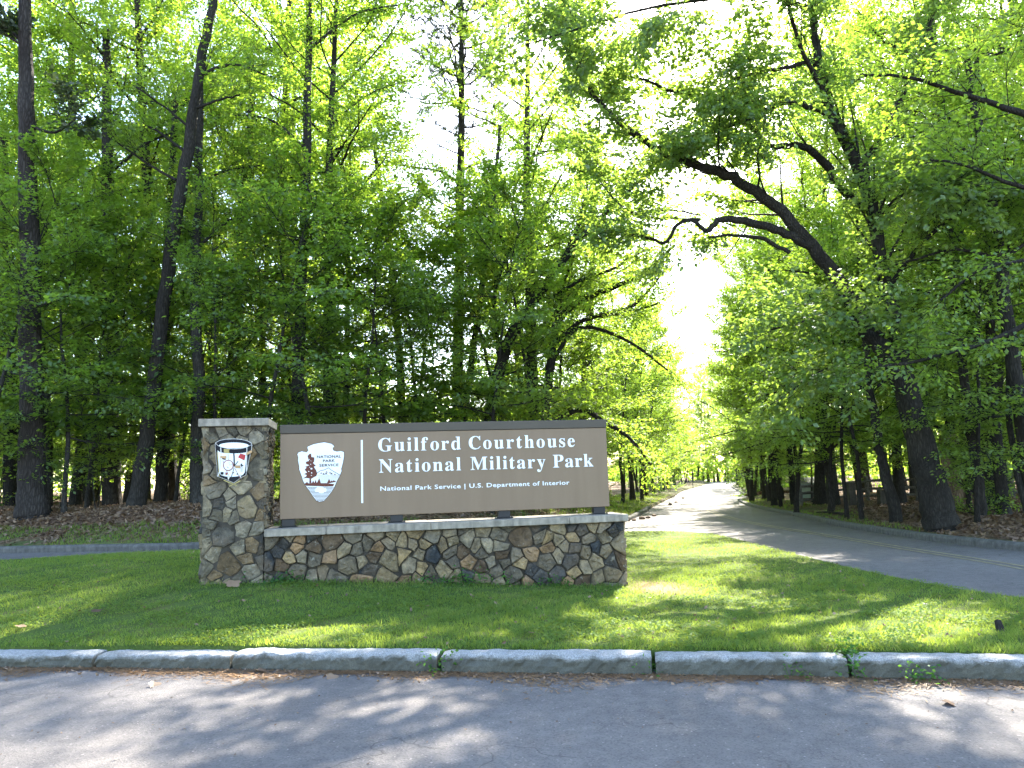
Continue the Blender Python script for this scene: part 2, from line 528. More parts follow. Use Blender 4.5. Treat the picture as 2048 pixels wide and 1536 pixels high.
def bank(d, h, w):
    t = np.clip(d / w, 0, 1)
    return h * t * t * (3 - 2 * t)
rs0 = np.random.default_rng(3)
PH = rs0.uniform(0, 6.28, (10, 3)); KK = rs0.normal(0, .9, (10, 2))
def lumps(x, y):
    s = 0
    for (a, b, c), (k, l) in zip(PH, KK): s = s + np.sin(k * x + l * y + a)
    return s * .018
def z_left(x, y):
    d = seg_dist(x, y, left_edge)
    amt = np.where(np.asarray(y) < 24, 1.0, np.clip(1 - (np.asarray(y) - 24) / 40, .45, 1))
    return z_road(x, y) + .13 + bank(d, .72, 3.2) * amt + np.clip(d - 2, 0, 40) * .014 + lumps(x, y) * np.clip(d, 0, 1)
def z_right(x, y):
    d = seg_dist(x, y, right_edge)
    return z_road(x, y) + .12 + bank(d, .25, 4) + np.clip(d - 3, 0, 30) * .012 + lumps(x, y) * np.clip(d, 0, 1)
def z_rfar(x, y):
    d = seg_dist(x, y, far_edge)
    return z_road(x, y) + .12 + bank(d, .3, 4) + lumps(x, y) * np.clip(d, 0, 1)
def verge_l(x, y):
    d = seg_dist(x, y, left_edge)
    return np.clip(1.5 - d / np.where(np.asarray(y) > 24, 3.0, 1.15), 0, 1)
def verge_r(x, y):
    d = seg_dist(x, y, right_edge)
    return np.clip(1.3 - d / np.clip((np.asarray(y) - 12) / 9, .3, 2.4), 0, 1)
st = [(.7, -22, 12, 16, 30), (2.5, -58, 60, 18, 70), (6, -58, 60, 66, 168)]
tag(sheet('woodland_floor_left', LEFT, z_left, verge_l, M['floor'], st), 'leaf-littered woodland floor behind the sign', kind='structure')
st = [(.7, 9, 24, 10, 32), (2.5, 9, 60, 4, 60)]
tag(sheet('woodland_floor_right', RIGHT, z_right, verge_r, M['floor'], st), 'leaf-littered woodland floor right of the road', kind='structure')
tag(sheet('woodland_floor_far', RIGHT_FAR, z_rfar, lambda x, y: np.clip(1.3 - seg_dist(x, y, far_edge) / 4, 0, 1), M['floor'], [(3, 18, 88, 60, 168)]), 'woodland floor beyond the side road', kind='structure')

# concrete kerbs along the woods: a swept profile
def sweep(name, line, zf, prof, mat, side=1, step=None):
    L = np.asarray(line, float)
    t = nrm(np.gradient(L, axis=0))
    n = np.stack([-t[:, 1], t[:, 0]], 1) * side
    z = zf(L[:, 0], L[:, 1])
    k = len(prof)
    V = np.concatenate([np.column_stack([L + n * o, z + h]) for o, h in prof]).reshape(k, len(L), 3)
    idx = np.arange(k * len(L)).reshape(k, len(L))
    Q = np.stack([idx[:-1, :-1], idx[:-1, 1:], idx[1:, 1:], idx[1:, :-1]], -1).reshape(-1, 4)
    return link(name, quads_mesh(name, V.reshape(-1, 3), Q, False), mat)
prof = [(-.02, -.12), (-.02, .10), (.0, .135), (.03, .15), (.15, .15), (.16, .0)]
tag(sweep('kerb_left', left_edge[:int(len(left_edge) * .72)], z_road, prof, M['kerb_concrete'], 1), kind='structure')
tag(sweep('kerb_right', right_edge[::1], z_road, prof, M['kerb_concrete'], -1), kind='structure')
tag(sweep('kerb_far', far_edge, z_road, prof, M['kerb_concrete'], -1), kind='structure')

# painted double centre line
mid = catmull([(7.6, 6.5), (7.9, 12.4), (7.75, 16.2), (7.75, 21), (8.0, 27), (9.2, 36), (11.2, 46), (16.8, 70), (24, 98), (31.5, 122)], 10)
for off in (-.11, .11):
    o = sweep('centre_line', mid, lambda x, y: z_road(x, y) + .006, [(off - .04, 0), (off + .04, 0)], M['yellow'])
    tag(o, kind='structure')

# ------------------------------------------------------------------ granite kerb stones in front
kerb = tag(empty('kerb_front', (0, 0, 0)), 'row of rough granite kerb stones in front of the lawn', kind='structure')
klen = np.concatenate([[0], np.cumsum(np.linalg.norm(np.diff(KERB, axis=0), axis=1))])
def kpos(s):
    p = np.array([np.interp(s, klen, KERB[:, i]) for i in (0, 1)])
    q = np.array([np.interp(s + .05, klen, KERB[:, i]) for i in (0, 1)]) - np.array([np.interp(s - .05, klen, KERB[:, i]) for i in (0, 1)])
    q = q / np.linalg.norm(q)
    return p, q, np.array([-q[1], q[0]])
def s_of(x): return np.interp(x, KERB[:, 0], klen)
cuts = [s_of(x) for x in (-13.6, -11.2, -9.3, -7.2, -5.55, -3.9, -2.58, -.70, 1.09, 2.59, 4.35, 6.0)]
rk = np.random.default_rng(11)
for a, b in zip(cuts[:-1], cuts[1:]):
    a, b = a + .012 + rk.uniform(0, .012), b - .012 - rk.uniform(0, .012)
    dz, dn = rk.uniform(-.012, .012), rk.uniform(-.012, .012)
    n = max(8, int((b - a) / .035))
    prof = [(.012, -.25), (.002, .0), (.0, .035), (-.002, .07), (.0, .105), (.003, .135), (.011, .152), (.026, .161), (.06, .167), (.12, .169), (.17, .169), (.205, .163), (.21, -.2)]
    V = []
    off3 = rk.uniform(0, 50, 3)
    for i, s in enumerate(np.linspace(a, b, n)):
        p, t, nn = kpos(s)
        e = min(i, n - 1 - i)
        rnd = {0: .010, 1: .002}.get(e, 0)
        for j, (o, h) in enumerate(prof):
            q = Vector((s, o, h))
            c1 = mnoise.noise(q * 5 + Vector(off3)); c2 = mnoise.noise(q * 17 + Vector(off3)); c3 = mnoise.noise(q * 41 + Vector(off3))
            amt = {0: 0, len(prof) - 1: 0}.get(j, 1.0)
            edge = 2.4 if 4 <= j <= 7 else 1.4 if j < 4 else .6
            oo = o + dn + amt * (.012 * c1 + .010 * c2 + .006 * c3) * edge
            hh = h + dz + amt * (.006 * c2 + .004 * c3 + .008 * c1) * (1.3 if 5 <= j <= 8 else .8 if j > 8 else .2)
            if j >= 4 and j < len(prof) - 1: hh -= rnd
            V.append((*(p + nn * oo + t * (.004 * c3)), hh))
    k = len(prof)
    idx = np.arange(n * k).reshape(n, k)
    Q = np.stack([idx[:-1, :-1], idx[1:, :-1], idx[1:, 1:], idx[:-1, 1:]], -1).reshape(-1, 4).tolist()
    me = bpy.data.meshes.new('kerb_stone')
    me.from_pydata([tuple(map(float, v)) for v in V], [], Q + [tuple(int(q) for q in idx[0]), tuple(int(q) for q in idx[-1][::-1])])
    me.update()
    link('kerb_stone', me, M['granite'], kerb)

# ------------------------------------------------------------------ the stone monument (pillar and low wall)
PHI = math.radians(10.8)
MO = np.array([-4.03, 10.0, 0.0])
MAX = np.array([math.cos(PHI), math.sin(PHI), 0])
MBK = np.array([-math.sin(PHI), math.cos(PHI), 0])
def mon(px, py, b):
    """where the sight line of a photo point meets the upright plane b metres behind the monument's front: (along, height)"""
    d = ray(px, py)
    t = (MO + MBK * b - CAMP) @ MBK / (d @ MBK)
    p = CAMP + d * t - MO
    return float(p @ MAX), float(p[2])

def mat_panel():
    mt, nt, out = new_mat('sign_brown')
    st_ = noise(nt, coords(nt, (5, 5, .5)), 1.3, 5, .6)
    ds = noise(nt, coords(nt), 26, 5, .7)
    c = ramp(nt, st_, [(.3, (.184, .124, .077)), (.7, (.205, .140, .088))])
    c = mix(nt, c, (.23, .185, .14), ramp(nt, ds, [(.58, (0, 0, 0)), (.8, (.35, .35, .35))]))
    principled(nt, out, c, ramp_rough, .35, ds, .05, .004)
    return mt
ramp_rough = .42
M['panel'] = mat_panel()
M['header'] = mat_flat('sign_dark_strip', (.075, .062, .046), .5, .3, vary=.06, scale=4)
M['white'] = mat_flat('sign_white', (.78, .80, .80), .45, .3, vary=.03)
M['brown'] = mat_flat('emblem_brown', (.115, .030, .018), .5, .3, vary=.08)
M['ink'] = mat_flat('emblem_ink', (.06, .035, .03), .5, .3, vary=.05)
M['rose'] = mat_flat('emblem_rose_grey', (.32, .25, .26), .5, .3, vary=.05)
M['black'] = mat_flat('enamel_black', (.010, .011, .016), .6, .2, vary=.1)
M['gold'] = mat_flat('enamel_gold', (.36, .29, .10), .45, .4, vary=.2)
M['tan'] = mat_flat('enamel_tan', (.44, .27, .13), .5, .3, vary=.2)
M['red'] = mat_flat('enamel_red', (.42, .022, .028), .45, .4, vary=.15)
M['redline'] = mat_flat('enamel_red_brown', (.24, .06, .05), .5, .3, vary=.15)
M['pale'] = mat_flat('enamel_pale', (.58, .56, .53), .5, .3, vary=.12)
M['steel'] = mat_flat('bracket_steel', (.012, .012, .014), .45, .4, vary=.2)

mono = tag(empty('stone_monument', MO, PHI), 'fieldstone pillar and low stone wall with pale caps carrying the brown park sign', 'monument')

def clip_half(poly, nx, ny, c):
    out = []
    for i in range(len(poly)):
        p, q = poly[i], poly[(i + 1) % len(poly)]
        dp, dq = nx * p[0] + ny * p[1] - c, nx * q[0] + ny * q[1] - c
        if dp <= 0: out.append(p)
        if dp * dq < 0:
            t = dp / (dp - dq)
            out.append((p[0] + (q[0] - p[0]) * t, p[1] + (q[1] - p[1]) * t))
    return out

def cells(w, h, size, rg, stretch=1.0):
    """irregular rubble pattern: power diagram over scattered sites of uneven weight"""
    sites = []
    tries = 0
    while tries < 9000:
        tries += 1
        r = size * rg.choice([.45, .75, 1.0, 1.3], p=[.24, .26, .28, .22])
        x, y = rg.uniform(0, w), rg.uniform(0, h)
        if all(((x - a) / stretch) ** 2 + (y - b) ** 2 > (.47 * (r + c)) ** 2 for a, b, c in sites):
            sites.append((x, y, r))
    out = []
    for i, (x, y, r) in enumerate(sites):
        poly = [(0, 0), (w, 0), (w, h), (0, h)]
        for j, (a, b, c) in enumerate(sites):
            if i == j or abs(a - x) > 3.2 * size * stretch or abs(b - y) > 3.2 * size: continue
            nx, ny = a - x, b - y
            k = (a * a + b * b - x * x - y * y + .14 * (r * r - c * c)) / 2
            ang = .42 * math.sin(37.7 * (x + a) + 91.3 * (y + b) + 5.1 * (r + c))        # same for both neighbours
            mx, my = nx * k / (nx * nx + ny * ny), ny * k / (nx * nx + ny * ny)
            t0 = ((x + a) / 2 - mx) * -ny + ((y + b) / 2 - my) * nx
            mx, my = mx - ny * t0 / (nx * nx + ny * ny), my + nx * t0 / (nx * nx + ny * ny)
            nx, ny = nx * math.cos(ang) - ny * math.sin(ang), nx * math.sin(ang) + ny * math.cos(ang)
            k = nx * mx + ny * my
            poly = clip_half(poly, nx, ny, k)
            if len(poly) < 3: break
        if len(poly) >= 3:
            out.append(poly)
    return out

def stone_mesh(poly, rg, bulge, gap):
    P = np.array(poly)
    c = P.mean(0)
    # drop near-duplicate corners, split long edges, nibble the corners
    Q = []
    for i in range(len(P)):
        a, b = P[i], P[(i + 1) % len(P)]
        L = np.linalg.norm(b - a)
        if L < .012: continue
        k = 3 if L > .16 else 2 if L > .07 else 1
        for j in range(k):
            q = a + (b - a) * (j / k)
            if j: q = q + rg.normal(0, .05 * L / k, 2) * .7
            else: q = q + (c - q) * rg.uniform(.0, .05)
            Q.append(q)
    Q = np.array(Q)
    if len(Q) < 3: return None
    rad = np.linalg.norm(Q - c, axis=1, keepdims=True)
    if rad.max() < .035: return None
    inn = Q + (c - Q) * np.clip(gap / rad, 0, .4)
    tilt = rg.normal(0, .14, 2)
    def ring(f, h, j):
        q = inn + (c - inn) * f
        return np.column_stack([q + rg.normal(0, j, q.shape), h + (q - c) @ tilt * min(1, h / .02) + rg.normal(0, j, len(q))])
    rings = [np.column_stack([inn, np.full(len(inn), -.05)]), ring(0, bulge * .25, .001), ring(.035, bulge * .75, .002), ring(.16, bulge * .95, .005), ring(.55, bulge, .007)]
    n = len(inn)
    V = np.vstack(rings + [[(*c, bulge * rg.uniform(.85, 1.15))]])
    F = []
    for k in range(len(rings) - 1):
        for i in range(n):
            j = (i + 1) % n
            F.append((k * n + i, k * n + j, (k + 1) * n + j, (k + 1) * n + i))
    k = len(rings) - 1
    for i in range(n): F.append((k * n + i, k * n + (i + 1) % n, len(V) - 1))
    return V, F

PAL_P = [(.19, .175, .14), (.23, .21, .17), (.135, .125, .10), (.16, .15, .125), (.11, .105, .09), (.20, .175, .125), (.085, .083, .078), (.17, .13, .085), (.21, .20, .175), (.055, .057, .06)]
PAL_W = [(.19, .165, .125), (.24, .19, .12), (.06, .062, .068), (.23, .20, .155), (.25, .175, .115), (.17, .15, .12), (.21, .18, .13), (.14, .125, .105), (.12, .11, .095), (.22, .20, .165), (.10, .075, .055), (.18, .145, .095), (.036, .042, .052)]

def stones(parent, origin, U, Wv, N, w, h, size, pal, seed, stretch=1.0, bulge=(.022, .05), keep=None):
    rg = np.random.default_rng(seed)
    origin, U, Wv, N = (np.array(a, float) for a in (origin, U, Wv, N))
    for poly in cells(w, h, size, rg, stretch):
        r = stone_mesh(poly, rg, rg.uniform(*bulge), rg.uniform(.004, .008))
        if r is None: continue
        V, F = r
        X = origin + V[:, :1] * U + V[:, 1:2] * Wv + V[:, 2:] * N
        me = bpy.data.meshes.new('stone')
        me.from_pydata([tuple(map(float, x)) for x in X], [], F if np.cross(U, Wv) @ N > 0 else [f[::-1] for f in F])
        me.update()
        o = link('stone', me, M['stone'], parent)
        c = np.array(pal[rg.integers(len(pal))]) * rg.uniform(.8, 1.25) * np.array([1.04, .96, .80])
        o.color = (*c, 1)

PW, PT = .765, .85                        # pillar width and depth
WALL0, WALL1, WT = PW, mon(1250, 1100, .02)[0], .62
CAPZ = mon(900, 1058, -.06)[1]            # underside of the wall cap
PCAP = 2.43
pillar = link('pillar', box_mesh('pillar', (.012, .012, -.25), (PW - .012, PT - .012, PCAP)), M['mortar'], mono)
stones(pillar, (0, .012, -.1), (1, 0, 0), (0, 0, 1), (0, -1, 0), PW, PCAP + .1, .235, PAL_P, 21, 1.0, (.014, .032))
stones(pillar, (PW - .012, 0, 1.1), (0, 1, 0), (0, 0, 1), (1, 0, 0), PT, PCAP - 1.1, .15, PAL_P, 22, .55)
stones(pillar, (.012, 0, -.1), (0, 1, 0), (0, 0, 1), (-1, 0, 0), PT, PCAP + .1, .235, PAL_P, 23)
stones(pillar, (0, PT - .012, -.1), (1, 0, 0), (0, 0, 1), (0, 1, 0), PW, PCAP + .1, .3, PAL_P, 24)
wall = link('low_wall', box_mesh('low_wall', (WALL0 + .002, .045, -.25), (WALL1 - .012, WT, CAPZ)), M['mortar'], mono)
stones(wall, (WALL0, .045, -.14), (1, 0, 0), (0, 0, 1), (0, -1, 0), WALL1 - WALL0, CAPZ + .14, .255, PAL_W, 37, 1.12, (.03, .078))
stones(wall, (WALL1 - .012, .03, -.14), (0, 1, 0), (0, 0, 1), (1, 0, 0), WT - .04, CAPZ + .14, .26, PAL_W, 32)
stones(wall, (WALL0, WT, -.14), (1, 0, 0), (0, 0, 1), (0, 1, 0), WALL1 - WALL0, CAPZ + .14, .40, PAL_W, 33, 1.3)

def slab(name, lo, hi, parent, seed, mat):
    """cast slab with worn, slightly uneven edges"""
    me = box_mesh(name, lo, hi, .008, 2)
    rg = np.random.default_rng(seed)
    for v in me.vertices: v.co += Vector(rg.normal(0, .0012, 3))
    return link(name, me, mat, parent)
slab('pillar_cap', (-.055, -.06, PCAP), (PW + .055, PT + .06, PCAP + .10), mono, 1, M['cap'])
joints = [PW + .006] + [mon(x, 1060, -.06)[0] for x in (652, 862, 1140)] + [WALL1 + .05]
for i, (a, b) in enumerate(zip(joints[:-1], joints[1:])):
    slab('cap_slab', (a + .003, -.065 + .002 * (i % 2), CAPZ), (b - .003, WT + .06, CAPZ + .095 + .002 * (i % 2)), mono, 5 + i, M['cap'])
CAPT = CAPZ + .097

# ---- flat painted shapes
def plate(name, pts, y, mat, parent, thick=.002, thing_frame=None):
    """thin plate in the monument's frame: pts (along, height), front face at depth y"""
    bm = bmesh.new()
    vs = [bm.verts.new((p[0], y, p[1])) for p in pts]
    f = bm.faces.new(vs)
    ex = bmesh.ops.extrude_face_region(bm, geom=[f])
    for v in ex['geom']:
        if isinstance(v, bmesh.types.BMVert): v.co.y += thick
    bmesh.ops.triangulate(bm, faces=[f for f in bm.faces if len(f.verts) > 4])
    return link(name, bm_mesh(name, bm), mat, parent)

def line_pts(pts, w):
    P = np.array(pts, float)
    t = nrm(np.gradient(P, axis=0))
    n = np.stack([-t[:, 1], t[:, 0]], 1) * (w / 2)
    return np.vstack([P + n, (P - n)[::-1]])

# drum emblem on the pillar
EB = -.055
def dz(x, y): return mon(420 + x / 12.8, 860 + y / 12.8, EB)
def dpoly(pts): return [dz(*p) for p in pts]
def ell(cx, cy, rx, ry, n=28, a0=0, a1=360):
    return [(cx + rx * math.cos(math.radians(a)), cy + ry * math.sin(math.radians(a))) for a in np.linspace(a0, a1, n, endpoint=(a1 - a0) < 360)]
rim = [(135, 370), (150, 330), (250, 272), (400, 242), (600, 232), (800, 246), (950, 282), (1050, 340), (1060, 400), (1050, 520), (1010, 650), (930, 1040), (905, 1150), (760, 1232), (605, 1345), (430, 1272), (240, 1195), (190, 1180), (180, 900), (165, 780), (145, 500)]
cx, cyy = 600, 760
emb = plate('drum_emblem', dpoly(rim), EB, M['black'], mono, .055)
emb['label'] = 'enamelled emblem of a military drum set into the pillar'
plate('rim_frame', dpoly([(cx + (x - cx) * 1.025, cyy + (y - cyy) * 1.022) for x, y in rim]), EB + .006, M['pale'], emb, .045)
L1, L2, L3, L4 = EB - .003, EB - .006, EB - .009, EB - .012
plate('drum_head', dpoly(ell(612, 396, 378, 76)), L1, M['white'], emb)
plate('drum_body', dpoly([(196, 520), (240, 560), (350, 588), (600, 602), (800, 592), (920, 574), (975, 560), (930, 720), (886, 1090), (840, 1150), (700, 1186), (560, 1200), (400, 1190), (270, 1150), (236, 1100), (222, 850)]), L1, M['white'], emb)
plate('hoop_line', line_pts(dpoly([(150, 345), (210, 400), (300, 440), (450, 475), (620, 490), (800, 475), (940, 440), (1045, 385)]), .006), L2, M['pale'], emb)
for pts, wd, mt in (([(275, 445), (287, 640), (250, 1000), (205, 1190)], .012, 'pale'), ([(185, 560), (215, 900), (240, 1180)], .008, 'gold'), ([(600, 485), (618, 700), (625, 940)], .016, 'black'),
                    ([(945, 450), (945, 590), (930, 1060)], .010, 'pale'), ([(330, 780), (470, 1160)], .006, 'redline'), ([(465, 620), (470, 770)], .005, 'gold'),
                    ([(620, 960), (540, 1230)], .008, 'ink'), ([(720, 800), (630, 920)], .010, 'black'), ([(640, 990), (780, 1240)], .006, 'redline')):
    plate('drum_cord', line_pts(dpoly(pts), wd), L2, M[mt], emb)
for pts, mt in (([(780, 600), (912, 640), (882, 782), (720, 700)], 'red'), ([(265, 665), (425, 665), (418, 730), (265, 712)], 'tan'), ([(930, 580), (1060, 518), (1085, 572), (932, 652)], 'tan'),
                ([(358, 490), (512, 490), (482, 540), (512, 592), (358, 582)], 'gold'), ([(272, 1072), (350, 1078), (345, 1146), (274, 1142)], 'black'), ([(640, 905), (780, 905), (780, 985), (650, 975)], 'tan'),
                ([(780, 890), (815, 850), (830, 895), (870, 905), (830, 925), (815, 960), (800, 920)], 'black'), ([(580, 1080), (625, 1078), (610, 1110), (585, 1115)], 'ink'), ([(670, 1130), (720, 1100), (720, 1150)], 'ink'),
                ([(400, 1080), (460, 1100), (430, 1160), (395, 1140)], 'redline'), ([(310, 715), (410, 735), (405, 765), (320, 750)], 'ink')):
    plate('drum_motif', dpoly(pts), L3, M[mt], emb)
ring_o, ring_i = dpoly(ell(472, 905, 134, 142)), dpoly(ell(472, 905, 112, 120))
plate('ring_motif', ring_o, L3, M['redline'], emb)
plate('ring_disc', ring_i, L4, M['white'], emb)
for pts in ([(470, 1290), (448, 1178), (480, 1165), (520, 1190)], [(800, 1245), (750, 1160), (780, 1130), (805, 1150)], [(780, 950), (850, 940), (830, 1080), (785, 1070)]):
    plate('drumstick_tip', dpoly(pts), L4, M['pale'], emb)
for x, y in ((430, 940), (500, 880), (545, 870), (455, 955), (480, 830)):
    plate('ring_mark', dpoly([(x, y), (x + 28, y + 8), (x + 20, y + 26)]), L4 - .003, M['black'], emb)
for pts in ([(350, 1285), (600, 1385), (690, 1425)], [(490, 1440), (600, 1390), (780, 1300)]):
    plate('drumstick', line_pts(dpoly(pts), .012), L2, M['gold'], emb)

# ------------------------------------------------------------------ the brown sign board on its brackets
sign = tag(empty('sign_board', MO, PHI), 'long brown national military park sign with white lettering on brackets above the low wall', 'sign')
SB, ST = .22, .14                         # front face depth, thickness
s0, s1 = mon(560, 950, SB)[0], mon(1215, 920, SB)[0]
sz1 = (mon(560, 853, SB)[1] + mon(1211, 836, SB)[1]) / 2
sz0 = (mon(560, 1042, SB)[1] + mon(1219, 1010, SB)[1]) / 2
sz0 = max(sz0, CAPT + .055)
hz = mon(900, 861, SB)[1]
link('panel', box_mesh('panel', (s0, SB, sz0), (s1, SB + ST, hz - .004), .004, 1), M['panel'], sign)
link('header_strip', box_mesh('header_strip', (s0 - .004, SB - .012, hz), (s1 + .004, SB + ST + .012, sz1), .004, 1), M['header'], sign)
for px in (577, 793, 1008, 1198):
    u = mon(px, 1030, SB + .05)[0]
    u = min(max(u, s0 + .09), s1 - .10)
    b = link('bracket', box_mesh('bracket', (u - .085, SB + .012, CAPT + .012), (u + .085, SB + ST - .012, sz0 - .002), .004, 1), M['steel'], sign)
    link('foot_plate', box_mesh('foot_plate', (u - .12, SB - .03, CAPT + .0005), (u + .12, SB + ST + .03, CAPT + .0115), .003, 1), M['steel'], b)
    for du in (-.1, .1):
        link('bolt', box_mesh('bolt', (u + du - .011, SB - .022, CAPT + .0118), (u + du + .011, SB - .002, CAPT + .026), .004, 1), M['steel'], b)

